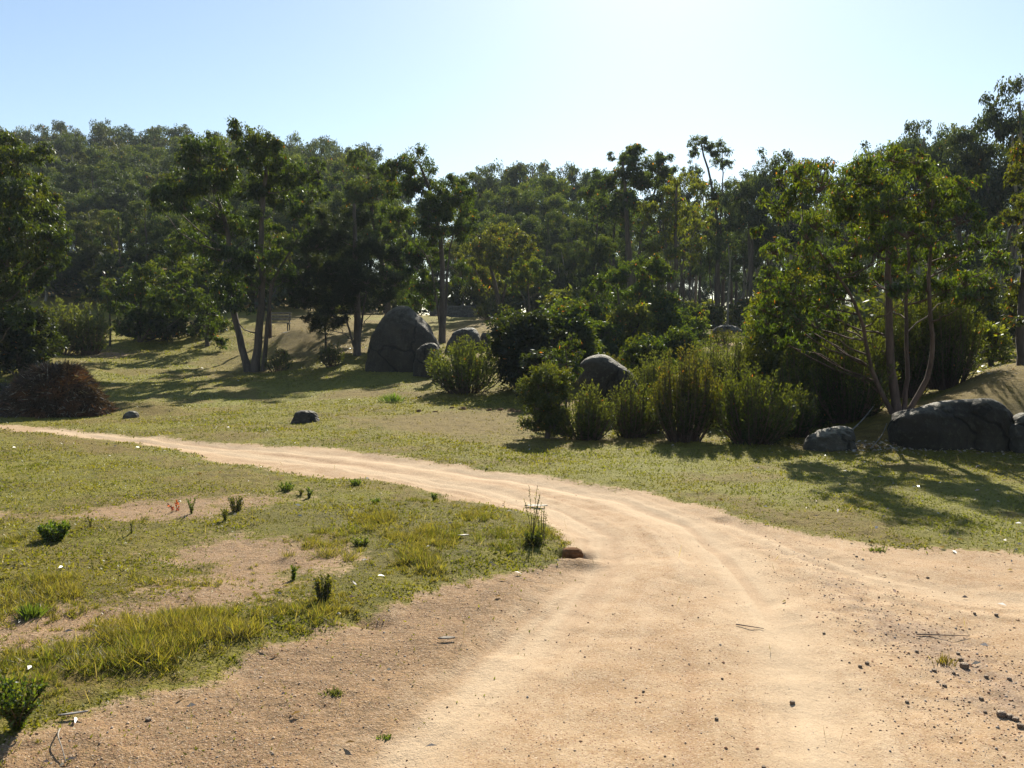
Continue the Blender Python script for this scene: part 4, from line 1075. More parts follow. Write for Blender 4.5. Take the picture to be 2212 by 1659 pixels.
traced('eucalyptus_tree', 'low bright green sapling growing on top of the dark thicket at centre', (1097, 742), 29,
    [([(1097, 742), (1097, 715), (1098, 690), (1098, 672)], .035, 0)],
    [(1098, 672, 17), (1085, 688, 16), (1112, 690, 16), (1080, 708, 15), (1118, 708, 15), (1098, 705, 18)], depth=.4, seed=37, per=2.0, ll=.15, lw=.02, pal='bright', red=.03)
traced('eucalyptus_tree', 'bright drooping-leaved sapling against the left side of the humped dark rock', (1222, 870), 16.2,
    [([(1222, 872), (1224, 830), (1226, 790), (1222, 750)], .025, 0), ([(1224, 830), (1238, 800), (1246, 780)], .012, .1)],
    [(1222, 748, 22), (1205, 768, 18), (1240, 770, 18), (1225, 785, 22), (1205, 800, 18), (1243, 800, 18), (1225, 815, 18), (1195, 785, 12), (1232, 730, 12)], depth=.3, seed=38, per=1.5, ll=.10, lw=.013, pal='bright', red=.05, hang=1.3)
traced('eucalyptus_tree', 'rounded leafy young tree on the dark slope left of the forked tree', (300, 755), 37,
    [([(300, 757), (302, 700), (305, 640), (308, 600)], .08, 0), ([(302, 720), (340, 680), (375, 650)], .06, .5)],
    [(300, 600, 30), (335, 590, 28), (280, 630, 30), (320, 640, 38), (370, 640, 34), (395, 610, 26), (265, 665, 26), (350, 690, 36), (300, 690, 32), (400, 660, 30), (270, 710, 26), (330, 725, 26), (380, 705, 28)],
    depth=1.3, seed=39, per=3.0, ll=.2, lw=.03, pal='green')
traced('eucalyptus_tree', 'small bright green sapling at the dark forest edge above the left grass', (238, 742), 36,
    [([(238, 744), (238, 700), (238, 660), (240, 620)], .05, 0)],
    [(240, 612, 15), (232, 635, 17), (250, 640, 15), (240, 665, 17), (228, 660, 12)], depth=.5, seed=40, per=1.8, ll=.2, lw=.03, pal='bright')
traced('eucalyptus_tree', 'spreading low-branched tree with leafy tips left of the forked trunk', (450, 752), 35,
    [([(450, 755), (440, 700), (420, 650), (390, 620), (350, 610)], .09, 0), ([(445, 720), (455, 670), (450, 620)], .06, .5)],
    [(420, 640, 26), (450, 600, 28), (380, 600, 24), (410, 560, 30), (450, 660, 28), (480, 700, 22), (460, 720, 20), (400, 520, 28), (430, 500, 26), (470, 740, 16), (440, 700, 24), (370, 560, 24)],
    depth=1.2, seed=41, per=2.6, ll=.2, lw=.03, pal='bright')

# ------------------------------------------------------------------ shrubs
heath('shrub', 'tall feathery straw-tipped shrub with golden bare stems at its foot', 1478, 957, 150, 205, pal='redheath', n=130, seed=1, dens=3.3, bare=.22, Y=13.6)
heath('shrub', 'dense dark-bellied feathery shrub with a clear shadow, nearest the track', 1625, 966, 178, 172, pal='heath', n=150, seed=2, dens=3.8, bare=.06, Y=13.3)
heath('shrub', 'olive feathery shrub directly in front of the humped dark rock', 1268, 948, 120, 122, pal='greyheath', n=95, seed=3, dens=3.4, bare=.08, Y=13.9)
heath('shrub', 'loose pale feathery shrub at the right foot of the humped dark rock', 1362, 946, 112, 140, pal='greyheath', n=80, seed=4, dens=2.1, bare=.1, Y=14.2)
bush('shrub', 'broad knobbly shrub at the left end of the shrub row by the humped rock', 1182, 948, 138, 165, pal='olive', seed=5, Y=14.1, cover=2.3, ll=.06, lw=.010, nc=20, hang=-.3, mat=M_fine, cat='shrub', low=.08)
heath('shrub', 'brown feathery shrub growing above and behind the humped dark rock', 1322, 800, 118, 88, pal='redheath', n=70, seed=6, dens=2.6, Y=22)
heath('shrub', 'wide olive feathery shrub in front of the smooth domed rock', 1005, 848, 155, 118, pal='heath', n=110, seed=7, dens=3.6, Y=22.5, leaf=.09)
bush('shrub', 'small pale leafy shrub at the left side of the wide olive shrub', 936, 815, 44, 70, pal='greyheath', seed=8, Y=24.5, cover=2, ll=.09, lw=.016, nc=9, mat=M_fine, hang=-.2, cat='shrub')
bush('thicket', 'large very dark leafy thicket at centre, left of the shrub row', 1135, 850, 190, 172, pal='dark', seed=9, Y=22.5, cover=2.8, ll=.13, lw=.026, nc=36, cat='thicket', hang=.3)
bush('thicket', 'bright green-topped thicket behind the left end of the shrub row', 1225, 820, 170, 165, pal='green', seed=10, Y=24, cover=2.8, ll=.13, lw=.026, nc=30, cat='thicket', hang=.3)
bush('thicket', 'dark round bush between the dark thicket and the knobbly shrub', 1175, 862, 160, 120, pal='dark', seed=11, Y=20, cover=2.6, ll=.12, lw=.024, nc=18, cat='thicket', hang=.3)
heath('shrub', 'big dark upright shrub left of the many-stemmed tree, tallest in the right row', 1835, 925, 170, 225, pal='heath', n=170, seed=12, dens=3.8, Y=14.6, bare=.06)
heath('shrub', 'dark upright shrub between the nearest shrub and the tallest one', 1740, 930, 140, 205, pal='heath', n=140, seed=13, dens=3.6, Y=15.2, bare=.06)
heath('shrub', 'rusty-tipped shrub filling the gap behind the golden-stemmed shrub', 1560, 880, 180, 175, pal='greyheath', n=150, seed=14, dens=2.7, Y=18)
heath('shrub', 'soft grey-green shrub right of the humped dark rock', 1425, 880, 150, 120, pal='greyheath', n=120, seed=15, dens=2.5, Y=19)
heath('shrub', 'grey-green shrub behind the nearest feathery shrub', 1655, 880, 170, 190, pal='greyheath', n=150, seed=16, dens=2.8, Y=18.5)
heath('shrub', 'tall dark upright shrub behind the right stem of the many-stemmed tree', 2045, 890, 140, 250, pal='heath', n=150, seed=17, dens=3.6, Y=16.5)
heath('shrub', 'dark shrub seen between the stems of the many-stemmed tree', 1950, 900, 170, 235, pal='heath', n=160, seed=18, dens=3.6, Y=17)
bush('bush', 'sunlit yellow-green leafy bush on top of the earth bank at right', 2140, 815, 110, 95, pal='yellow', seed=19, Y=18, cover=1.3, ll=.09, lw=.022, nc=16, hang=.1, red=.03)
bush('thicket', 'dark leafy growth behind the tallest upright shrub', 1790, 850, 200, 150, pal='olive', seed=20, Y=20, cover=2.2, ll=.13, lw=.024, nc=22, cat='thicket', hang=.4)
bush('bush', 'yellow-green leafy bush under the left side of the many-stemmed tree', 1715, 820, 230, 300, pal='yellow', seed=21, Y=17.5, cover=2, ll=.08, lw=.017, nc=44, hang=.8)
bush('bush', 'rounded very dark green bush at the left edge above the brush pile', 45, 795, 165, 150, pal='dark', seed=22, Y=25.5, cover=2.7, ll=.14, lw=.03, nc=26, hang=.3)
bush('bush', 'bright-tipped bush hanging over the round dark bush at the left edge', 62, 725, 100, 90, pal='bright', seed=23, Y=27.5, cover=2.0, ll=.15, lw=.03, nc=12, hang=.6)
heath('shrub', 'pale feathery grey-green shrub left on the forest edge above the grass', 130, 755, 100, 125, pal='greyheath', n=80, seed=24, dens=2.6, Y=33, leaf=.13)
heath('shrub', 'pale feathery grey-green shrub beside the small bright sapling', 192, 752, 90, 118, pal='greyheath', n=80, seed=25, dens=2.6, Y=33.5, leaf=.13)
bush('thicket', 'black-green thicket under the trees at the top of the left grass', 330, 762, 190, 75, pal='dark', seed=26, Y=38, cover=2.6, ll=.2, lw=.04, nc=22, cat='thicket')
bush('thicket', 'black-green thicket left of the forked trunk at the top of the grass', 430, 760, 130, 80, pal='dark', seed=27, Y=38.5, cover=2.6, ll=.2, lw=.04, nc=18, cat='thicket')
heath('shrub', 'low straw-green shrub at the right foot of the forked tree', 600, 780, 60, 48, pal='greyheath', n=36, seed=28, dens=1.8, Y=29.8, leaf=.09)
heath('shrub', 'low feathery shrub at the foot of the slope left of the straight trunk', 716, 795, 56, 55, pal='greyheath', n=40, seed=29, dens=2.2, Y=29, leaf=.09)
bush('shrub', 'tiny yellow-green seedling bush above the low shrub by the forked tree', 614, 745, 22, 24, pal='yellow', seed=30, Y=32, cover=1.6, ll=.1, lw=.02, nc=6, cat='shrub')
heath('shrub', 'pale feathery shrub beside the right end of the low timber wall', 1050, 698, 62, 48, pal='greyheath', n=50, seed=31, dens=2.2, Y=45, leaf=.15)
bush('bush', 'orange-topped bush behind the bright thicket at centre', 1198, 690, 52, 66, pal='yellow', seed=32, Y=40, cover=2, ll=.18, lw=.03, nc=12, red=.1)
heath('shrub', 'low orange-tinged shrub by the pale bare patch at the right forest foot', 1560, 742, 56, 34, pal='redheath', n=40, seed=33, dens=2, Y=31, leaf=.1)
heath('shrub', 'feathery shrub right of the pale bare patch', 1640, 765, 70, 60, pal='greyheath', n=50, seed=34, dens=2.3, Y=27, leaf=.1)
bush('thicket', 'dim thicket below the olive eucalyptus at centre right', 1400, 790, 130, 80, pal='dark', seed=35, Y=26, cover=2.4, ll=.13, lw=.026, nc=18, cat='thicket')
bush('thicket', 'dim thicket far right behind the sunlit bush on the earth bank', 2180, 770, 180, 110, pal='dark', seed=36, Y=26, cover=2.2, ll=.14, lw=.03, nc=20, cat='thicket')
bush('bush', 'low yellow bush at the left edge between the dark bush and the mossy rock', 12, 812, 40, 36, pal='yellow', seed=37, Y=22, cover=1.6, ll=.08, lw=.016, nc=8)

heath('shrub', 'narrow olive shrub wedged between the golden-stemmed shrub and the loose pale one', 1412, 945, 70, 110, pal='heath', n=60, seed=60, dens=2.8, Y=14.8, bare=.08)
heath('shrub', 'low olive shrub in the gap right of the golden-stemmed shrub', 1552, 925, 90, 120, pal='greyheath', n=80, seed=61, dens=2.8, Y=15.6, bare=.06)
heath('shrub', 'dark low shrub at the left foot of the earth bank', 1715, 955, 110, 120, pal='heath', n=100, seed=62, dens=3.4, Y=13.9, bare=.04)
bush('bush', 'green leafy young growth above the shrub row right of the humped rock', 1400, 840, 130, 130, pal='bright', seed=63, Y=21, cover=2, ll=.10, lw=.02, nc=18, hang=.7)
bush('bush', 'green leafy young growth beside the bare patch, behind the shrub row', 1470, 790, 110, 110, pal='green', seed=64, Y=24, cover=2, ll=.11, lw=.02, nc=16, hang=.7)
for k_, (u_, Y_, w_, h_, pal_, lab_) in enumerate([
        (1255, 30, 110, 120, 'olive', 'olive bush behind the bright green-topped thicket'), (1300, 27, 100, 110, 'green', 'green bush showing above the humped dark rock'),
        (1365, 28, 120, 140, 'yellow', 'yellow-green bush under the olive eucalyptus at centre right'), (1435, 30, 110, 130, 'green', 'leafy green bush right of the olive eucalyptus'),
        (1480, 34, 90, 90, 'olive', 'olive bush left of the pale rocks at the forest foot'), (1650, 26, 120, 150, 'green', 'green bush right of the bare sandy patch'),
        (1230, 36, 90, 90, 'green', 'green bush on the sandy slope right of the small thin-trunked eucalyptus'), (1680, 32, 110, 130, 'olive', 'olive bush at the right forest foot behind the many-stemmed tree'),
        (2110, 22, 120, 190, 'olive', 'olive leafy bush right of the tall dark upright shrub'), (2000, 22, 120, 200, 'green', 'green leafy bush seen between the right stems of the many-stemmed tree')]):
    bush('bush', lab_, u_, 0, w_, h_, pal=pal_, seed=400 + k_, Y=Y_, cover=2.0, ll=.005 * Y_, lw=.001 * Y_, nc=24, hang=.7)
# ------------------------------------------------------------------ forest: prototypes copied as individuals
def proto(kind, seed, label, group):
    R = np.random.RandomState(seed)
    h = 10.0; cl = []
    if kind == 'tall':
        lo, wid, nc, rr = .50, .20, 13, (.075, .150)
    elif kind == 'dome':
        lo, wid, nc, rr = .66, .27, 13, (.070, .13)
    elif kind == 'bushy':
        lo, wid, nc, rr = .24, .24, 22, (.08, .155)
    else:
        lo, wid, nc, rr = .52, .17, 10, (.055, .105)
    for k in range(nc):
        t = (k + .5) / nc; z = lo + (.95 - lo) * t
        e = math.sin(math.pi * min(1, .20 + .58 * t)) ** .7 if kind != 'dome' else (.45 + .75 * math.sin(math.pi * min(1, .1 + .75 * t)))
        a = k * 2.4 + R.uniform(-.8, .8); q = math.sqrt(R.uniform(.12, 1.2)) * e * wid * h
        z += R.uniform(-.05, .05)
        r = R.uniform(*rr) * h
        cl.append((math.cos(a) * q, math.sin(a) * q, min(z * h, h - r * .8), r, r * (R.uniform(.55, .8) if kind != 'dome' else .5)))
    bend = R.uniform(-.5, .5, 4)
    st = [([(0, 0, -.6), (bend[0] * .3, bend[1] * .3, 3), (bend[0], bend[1], 6), (bend[2], bend[3], 9)], .17)]
    for k in range(R.randint(1, 3)):
        a = R.uniform(0, 6.28); z0 = R.uniform(2.5, 4.5)
        st.append(([(bend[0] * .3, bend[1] * .3, z0), (math.cos(a) * .7, math.sin(a) * .7, z0 + 1.6), (math.cos(a) * 1.2, math.sin(a) * 1.2, 8)], .10))
    pal = 'far_' + ({'tall': 'blue', 'dome': 'olive', 'bushy': 'green', 'wispy': 'blue'}[kind] if seed % 3 else {'tall': 'green', 'dome': 'blue', 'bushy': 'olive', 'wispy': 'green'}[kind])
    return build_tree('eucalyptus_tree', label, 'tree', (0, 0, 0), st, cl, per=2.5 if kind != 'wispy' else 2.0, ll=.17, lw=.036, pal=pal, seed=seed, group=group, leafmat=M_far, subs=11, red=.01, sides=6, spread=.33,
                      bark=M_bark_grey if seed % 2 else M_bark_dark)
PROTO = {}
KINDS = {'tall': (101, 102, 103, 104), 'dome': (111, 112, 113, 114), 'bushy': (121, 122, 123, 124), 'wispy': (131, 132, 133)}
NAT = {'tall': .50, 'dome': .58, 'bushy': .60, 'wispy': .42}
RF = np.random.RandomState(77)
def forest_tree(kind, u, vtop, Y, label, group, wid=None):
    k = KINDS[kind][RF.randint(len(KINDS[kind]))]
    b = ground(u, Y=Y)
    top = W(u, vtop, Y)[2]
    h = max(3.0, top - b[2]); s = h / 10.0
    if wid and kind in ('tall', 'wispy'): wid = wid * 1.2
    sx = s if wid is None else (wid / F * Y) / (NAT[kind] * 10)
    sx = min(max(sx, s * (.80 if kind != 'wispy' else .65)), s * 1.5)
    rot = RF.uniform(0, 6.28)
    if k not in PROTO:
        o = proto(kind, k, label, group); PROTO[k] = o
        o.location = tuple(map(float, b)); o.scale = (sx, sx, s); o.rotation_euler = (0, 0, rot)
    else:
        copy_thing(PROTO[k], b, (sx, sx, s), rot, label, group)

G1 = 'trees on the wooded hill at left'
L_R = 'umbrella-topped gum tree on the skyline of the left hill'
for (u, v, Y, k, w, lab) in [
    (60, 285, 120, 'dome', 90, None), (100, 262, 118, 'dome', 85, None), (140, 243, 122, 'wispy', 60, 'gum with the highest thin parasol tufts on the left hill skyline'), (180, 262, 116, 'dome', 85, None), (222, 250, 120, 'wispy', 55, 'spindly gum poking above the left hill skyline, second from the left'),
    (262, 268, 116, 'dome', 85, None), (305, 266, 118, 'dome', 90, None), (350, 262, 115, 'dome', 90, None), (395, 272, 117, 'dome', 80, None), (435, 284, 114, 'wispy', 55, None), (470, 284, 116, 'dome', 80, None), (515, 292, 114, 'dome', 80, None), (560, 288, 116, 'dome', 70, None),
    (618, 271, 112, 'wispy', 44, 'lone thin gum with one flat tuft near the right end of the left skyline'), (600, 296, 114, 'dome', 75, None), (645, 292, 110, 'dome', 85, None), (690, 290, 108, 'dome', 75, 'flat-topped gum leaning right at the shoulder of the left hill skyline'), (730, 322, 106, 'dome', 70, None), (762, 316, 102, 'dome', 60, 'last umbrella gum at the right end of the left hill skyline'), (800, 350, 98, 'tall', 70, None), (840, 362, 96, 'tall', 70, None), (30, 300, 118, 'dome', 90, None), (-30, 280, 115, 'dome', 90, None)]:
    forest_tree(k, u, v, Y, lab or L_R, G1 if not lab else G1, w)
L_M = 'tall dark tree in the dense forest on the left hillside'
for row, (Y, off, base) in enumerate(((98, 30, 296), (84, 0, 322), (72, 25, 352), (62, 5, 395))):
    for u in np.arange(20 + off, 800 if row < 2 else 720, 52 if row < 3 else 58):
        v = base + RF.uniform(-22, 22) + (30 if u > 650 else 0)
        forest_tree('bushy' if RF.rand() < .55 else 'tall', u + RF.uniform(-14, 14), v, Y + RF.uniform(-4, 4), L_M, G1, RF.uniform(85, 115))
for (u, v, Y, w) in ((150, 470, 52, 110), (205, 440, 53, 110), (262, 450, 51, 120), (320, 430, 52, 110), (385, 450, 50, 110), (640, 440, 52, 110), (700, 420, 54, 110), (560, 440, 52, 110), (745, 400, 52, 90), (100, 500, 50, 110)):
    forest_tree('bushy', u, v, Y, L_M, G1, w)
forest_tree('dome', 275, 318, 88, 'orange-tinted tree crown standing out on the left hillside', None, 70)

G2 = 'hazy trees of the forest behind the centre'
L_C = 'hazy tall gum in the forest behind the centre'
for (u, v, Y, k, w, lab) in [(1046, 362, 88, 'dome', 60, 'hazy gum at the left end of the central skyline, beside the dip of open sky'), (1066, 350, 90, 'dome', 60, None), (1085, 342, 92, 'dome', 70, None), (1120, 345, 90, 'tall', 60, None), (1156, 325, 86, 'wispy', 40, 'hazy gum whose narrow round tuft is the highest of the central skyline'),
    (1190, 345, 88, 'tall', 50, None), (1222, 350, 86, 'wispy', 45, None), (1255, 365, 84, 'tall', 55, None), (1295, 360, 84, 'tall', 55, None), (1180, 372, 80, 'bushy', 70, None), (1052, 400, 78, 'bushy', 90, None), (1090, 395, 76, 'bushy', 90, None), (1140, 400, 74, 'bushy', 85, None), (1220, 410, 72, 'bushy', 85, None), (1265, 420, 70, 'tall', 75, None),
    (1000, 452, 70, 'bushy', 80, None), (1050, 445, 66, 'bushy', 80, None), (1120, 450, 64, 'bushy', 85, None), (1180, 450, 62, 'bushy', 80, None), (1240, 470, 60, 'bushy', 80, None), (1000, 520, 58, 'bushy', 80, None), (1160, 530, 56, 'bushy', 80, None), (1215, 520, 56, 'bushy', 70, None), (960, 480, 62, 'bushy', 80, None), (900, 430, 70, 'bushy', 90, None), (850, 420, 72, 'bushy', 90, None)]:
    forest_tree(k, u, v, Y, lab or L_C, G2, w)

G3 = 'tall trees of the forest on the right'
for u in np.arange(1280, 2300, 46):
    forest_tree('bushy', u + RF.uniform(-15, 15), RF.uniform(430, 520), RF.uniform(100, 130), 'distant low tree closing the gaps between trunks of the right forest', 'distant low trees behind the right forest', 95)
L_D = 'tall gum with a bare trunk in the forest on the right'
for (u, v, Y, k, w, lab) in [(1325, 372, 60, 'tall', 60, None), (1470, 358, 64, 'tall', 55, None), (1625, 332, 50, 'tall', 80, 'dense round-topped gum right of the tall two-tufted tree'), (1590, 385, 62, 'tall', 60, None), (1660, 372, 54, 'tall', 70, None), (1706, 314, 50, 'tall', 70, 'gum with a pale round top behind the left side of the many-stemmed tree'),
    (1755, 345, 56, 'wispy', 55, None), (1800, 352, 60, 'wispy', 55, None), (1855, 318, 52, 'tall', 80, None), (1912, 292, 50, 'tall', 80, None), (1975, 254, 46, 'tall', 100, 'broad fine-leaved gum crown above the many-stemmed tree on the right skyline'), (2035, 285, 50, 'tall', 70, None), (2075, 240, 44, 'wispy', 60, 'open airy gum top between the two densest crowns on the right skyline'),
    (2120, 265, 40, 'tall', 90, None), (2192, 168, 38, 'tall', 110, 'highest gum of the right skyline, against the right picture edge'), (2250, 190, 40, 'tall', 110, None), (2150, 250, 46, 'dome', 80, None),
    (1560, 420, 70, 'tall', 60, None), (1500, 430, 74, 'tall', 55, None), (1640, 420, 72, 'tall', 60, None), (1420, 420, 72, 'tall', 60, None), (1350, 440, 70, 'bushy', 70, None), (1720, 430, 70, 'wispy', 55, None), (1800, 420, 68, 'tall', 55, None), (1880, 410, 66, 'tall', 60, None), (1960, 390, 64, 'tall', 60, None),
    (2040, 380, 62, 'wispy', 55, None), (2110, 370, 60, 'tall', 60, None), (2180, 350, 56, 'tall', 60, None), (2140, 440, 36, 'wispy', 80, None), (1290, 500, 52, 'bushy', 70, None), (1400, 540, 54, 'bushy', 80, None), (1600, 540, 56, 'wispy', 70, None), (1570, 500, 48, 'wispy', 60, None), (1660, 560, 44, 'wispy', 70, None), (1620, 470, 60, 'wispy', 60, None), (2170, 480, 32, 'wispy', 80, None), (2090, 520, 40, 'bushy', 80, None)]:
    forest_tree(k, u, v, Y, lab or L_D, G3, w)

# thin poles of young trees deep in the right forest
def pole_proto(seed):
    R = np.random.RandomState(seed)
    root = thing('eucalyptus_tree', 'slender dark pole-like trunk deep in the right forest', 'tree', (0, 0, 0), 'slender trunks deep in the right forest')
    L = smooth_line([(0, 0, -.4), (R.uniform(-.2, .2), 0, 3), (R.uniform(-.5, .5), .2, 7), (R.uniform(-.8, .8), 0, 9.6)], 14)
    ls = [(L, np.linspace(.13, .03, 14))]
    cl = []
    for k in range(9):
        i = R.randint(5, 13); a = R.uniform(0, 6.28); ln = R.uniform(.6, 1.5)
        e = L[i] + [math.cos(a) * ln, math.sin(a) * ln, ln * .8]
        ls.append((smooth_line([L[i], (L[i] + e) / 2 - [0, 0, .1], e], 6), np.linspace(.035, .012, 6)))
        cl.append((e[0], e[1], e[2], R.uniform(.4, .7), R.uniform(.35, .5)))
    v, q, c, s_ = crown_mesh(cl, 1.3, .28, .04, 'blue', R, 6)
    mesh('crown', v, quads=q, cols=c, mat=M_leaf, parent=root)
    v, q = tubes(ls, 6); mesh('trunk', v, quads=q, mat=M_bark_dark, smooth=True, parent=root)
    return root
PP = [pole_proto(s) for s in (201, 202, 203)]
k = 0
for u in np.arange(1285, 2260, 21):
    Y = RF.uniform(48, 95); uu = u + RF.uniform(-12, 12)
    b = ground(uu, Y=Y); h = RF.uniform(8, 13) * (1 if uu < 1900 else 1.1); s = h / 10
    s = min(s, (W(uu, 400, Y)[2] - b[2]) / 10)
    if k < 3:
        o = PP[k]; o.location = tuple(map(float, b)); o.scale = (s, s, s)
    else:
        copy_thing(PP[k % 3], b, (s, s, s), RF.uniform(0, 6.28))
    k += 1
# understory bushes: low dark growth between the trunks
UB = [bush('understory_bush', 'dim low bush between trunks at the foot of the forest', 1300, 720, 60, 50, pal='olive', seed=300 + s, Y=50, cover=1.9, ll=.24, lw=.045, nc=14, group='low bushes at the foot of the forest') for s in range(3)]
k = 0
for (u0, u1, st, Y0, Y1, hh) in ((60, 760, 46, 46, 58, 2.6), (700, 1300, 40, 54, 66, 2.2), (1180, 1700, 36, 44, 62, 1.7), (1650, 2260, 44, 30, 60, 1.8), (1250, 2250, 60, 80, 100, 3.0)):
    for u in np.arange(u0, u1, st):
        uu = u + RF.uniform(-15, 15); Y = RF.uniform(Y0, Y1); b = ground(uu, Y=Y)
        if u0 == 60: b = b
        s = hh * RF.uniform(.7, 1.3) / 1.44
        if k < 3:
            o = UB[k]; o.location = tuple(map(float, b)); o.scale = (s * 1.2, s * 1.2, s)
        else:
            copy_thing(UB[k % 3], b, (s * 1.2, s * 1.2, s), RF.uniform(0, 6.28))
        k += 1

# ------------------------------------------------------------------ small plants in the foreground
def tuft(name, label, u, v, w, h, colr, seed, n=160, bw=.004, cat='plant', spread=.35, group=None, Y=None):
    R = np.random.RandomState(seed)
    b = ground(u, v); s = b[1] / F; wm, hm = w * s, h * s
    c = np.stack([R.normal(0, wm * .22, n), R.normal(0, wm * .18, n), np.full(n, -.008)], -1)
    d = np.stack([c[:, 0] / (wm + .001) * 1.6 + R.normal(0, spread, n), R.normal(0, spread, n), np.ones(n)], -1)
    L = hm * R.uniform(.5, 1.1, n)
    v_, q_ = blades(c, d, L, bw, R)
    col = np.array(colr) * R.uniform(.5, 1.5, (n, 1))
    o = mesh(name, v_, quads=q_, cols=np.repeat(col, 4, 0), mat=M_grass, loc=tuple(b))
    return tag(o, label, cat, group)
def leafy(name, label, u, v, w, h, pal, seed, n=9, per=60, leaf=.02, red=0, cat='plant', col=None, stem=.003, up=.8):
    R = np.random.RandomState(seed)
    b = ground(u, v); s = b[1] / F; wm, hm = w * s, h * s
    root = thing(name, label, cat, b); lines = []; C = []; D = []
    for k in range(n):
        a = R.uniform(0, 6.28); q = math.sqrt(R.rand()) * wm * .5
        tip = np.array([math.cos(a) * q, math.sin(a) * q, hm * R.uniform(.55, 1)])
        sb = .5 if w >= 30 and h < 100 else 0.; L = smooth_line([tip * [sb, sb, 0] - [0, 0, .01], tip * [.4 + sb * .6, .4 + sb * .6, .55], tip], 7); lines.append((L, np.linspace(stem, stem * .4, 7)))
        t = .06 + .94 * R.rand(per); i = np.clip(t * 6, 0, 5.99); j = i.astype(int); f = (i - j)[:, None]
        C.append(L[j] * (1 - f) + L[j + 1] * f); dd = R.normal(size=(per, 3)) * .7; dd[:, 2] += up; D.append(dd)
    C = np.concatenate(C); D = np.concatenate(D)
    v_, q_ = blades(C, D, leaf * R.uniform(.6, 1.4, len(C)), leaf * .22, R)
    c_ = shade(pal, R.rand(len(C)), len(C), R, red) * 1.7 if col is None else np.array(col) * R.uniform(.6, 1.4, (len(C), 1))
    mesh('foliage', v_, quads=q_, cols=np.repeat(c_, 4, 0), mat=M_fine, parent=root)
    v_, q_ = tubes(lines, 4); mesh('stem', v_, quads=q_, mat=M_bark_brown, parent=root)
    return root
DG = (.035, .06, .012)
leafy('low_bush', 'dark green compact bushy plant on the yellowish turf at left', 115, 1172, 66, 38, 'green', 1, n=60, per=50, leaf=.03)
leafy('leafy_weed', 'glossy dark green weed cut by the left edge in the bottom left corner', 40, 1600, 130, 110, 'bright', 2, n=60, per=70, leaf=.022)
leafy('leafy_weed', 'red-leaved seedling on the bare patch at left', 380, 1108, 30, 22, 'green', 3, n=5, per=8, leaf=.035, col=(.24, .045, .03))
leafy('leafy_weed', 'dark leaning seedling just right of the red-leaved one', 414, 1118, 26, 36, 'green', 4, n=8, per=40, leaf=.018)
leafy('leafy_weed', 'rusty upright weed clump at the end of the bare patch', 510, 1112, 34, 32, 'redheath', 5, n=24, per=30, leaf=.022)
leafy('leafy_weed', 'small rusty weed left of and below the rusty clump', 487, 1134, 22, 26, 'redheath', 6, n=14, per=26, leaf=.02)
leafy('tall_weed', 'tall thin dry-stemmed weed standing up against the track bend', 1150, 1178, 44, 130, 'redheath', 7, n=6, per=60, leaf=.016, stem=.003)
leafy('tall_weed', 'shorter reddish weed leaning right beside the tall thin weed', 1172, 1176, 30, 78, 'redheath', 71, n=7, per=40, leaf=.016, stem=.003)
leafy('low_bush', 'green leafy base growth under the tall thin weed', 1156, 1182, 48, 26, 'olive', 8, n=26, per=50, leaf=.024)
leafy('leafy_weed', 'erect dark green weed in the tall grass band at lower left centre', 700, 1312, 40, 56, 'redheath', 9, n=26, per=50, leaf=.022)
leafy('leafy_weed', 'small dark erect weed just up-left of the largest erect weed', 634, 1262, 18, 32, 'green', 10, n=8, per=40, leaf=.02)
leafy('leafy_weed', 'dark weed tuft on the turf near the inner curve of the track', 620, 1066, 44, 16, 'green', 11, n=24, per=30, leaf=.022)
leafy('leafy_weed', 'spiky dark weed right of the dark tuft near the inner curve', 668, 1080, 20, 22, 'green', 12, n=12, per=30, leaf=.022)
leafy('leafy_weed', 'small brown weed between the two dark weeds near the inner curve', 650, 1074, 18, 12, 'redheath', 121, n=12, per=20, leaf=.018)
leafy('leafy_weed', 'low dark weed on the turf tip nearest the track bend', 768, 1056, 30, 12, 'green', 13, n=20, per=30, leaf=.02)
leafy('leafy_weed', 'low dark weed left of the isolated edge weed by the bend', 812, 1100, 28, 12, 'green', 131, n=20, per=30, leaf=.02)
leafy('leafy_weed', 'dark weed at the very edge of the track bend', 938, 1088, 16, 18, 'green', 14, n=14, per=30, leaf=.018)
leafy('leafy_weed', 'pale grey-green weed in the middle of the lush grass', 780, 1188, 44, 20, 'greyheath', 15, n=24, per=30, leaf=.02)
leafy('leafy_weed', 'thin brown stalk weed left of centre in the turf', 284, 1160, 14, 34, 'redheath', 16, n=4, per=24, leaf=.018)
leafy('leafy_weed', 'thin brown stalk weed nearest the dark bushy plant', 196, 1148, 16, 30, 'redheath', 17, n=5, per=24, leaf=.016)
tuft('reed_clump', 'bright green spiky reed clump at the edge of the tree shade', 846, 870, 44, 26, (.10, .15, .02), 18, n=150, bw=.009, spread=.3)
tuft('grass_tuft', 'dark-based grass tuft alone at the far left of the lower bare soil', 68, 1338, 46, 36, (.09, .12, .02), 19, n=170)
tuft('grass_tuft', 'single green tuft beside the light sandy lane at the bottom', 830, 1578, 34, 12, (.10, .13, .02), 20, n=70)
tuft('grass_tuft', 'greyish tuft on brown soil at the bottom, nearest the lower edge', 720, 1500, 44, 16, (.10, .10, .035), 21, n=90)
tuft('grass_tuft', 'small tuft on the sandy shoulder near the right turf edge', 1895, 1189, 44, 14, (.11, .12, .025), 22, n=90)
tuft('grass_tuft', 'faint dry tuft among the shoulder gravel at right', 2040, 1430, 50, 26, (.16, .12, .04), 23, n=70, bw=.003)

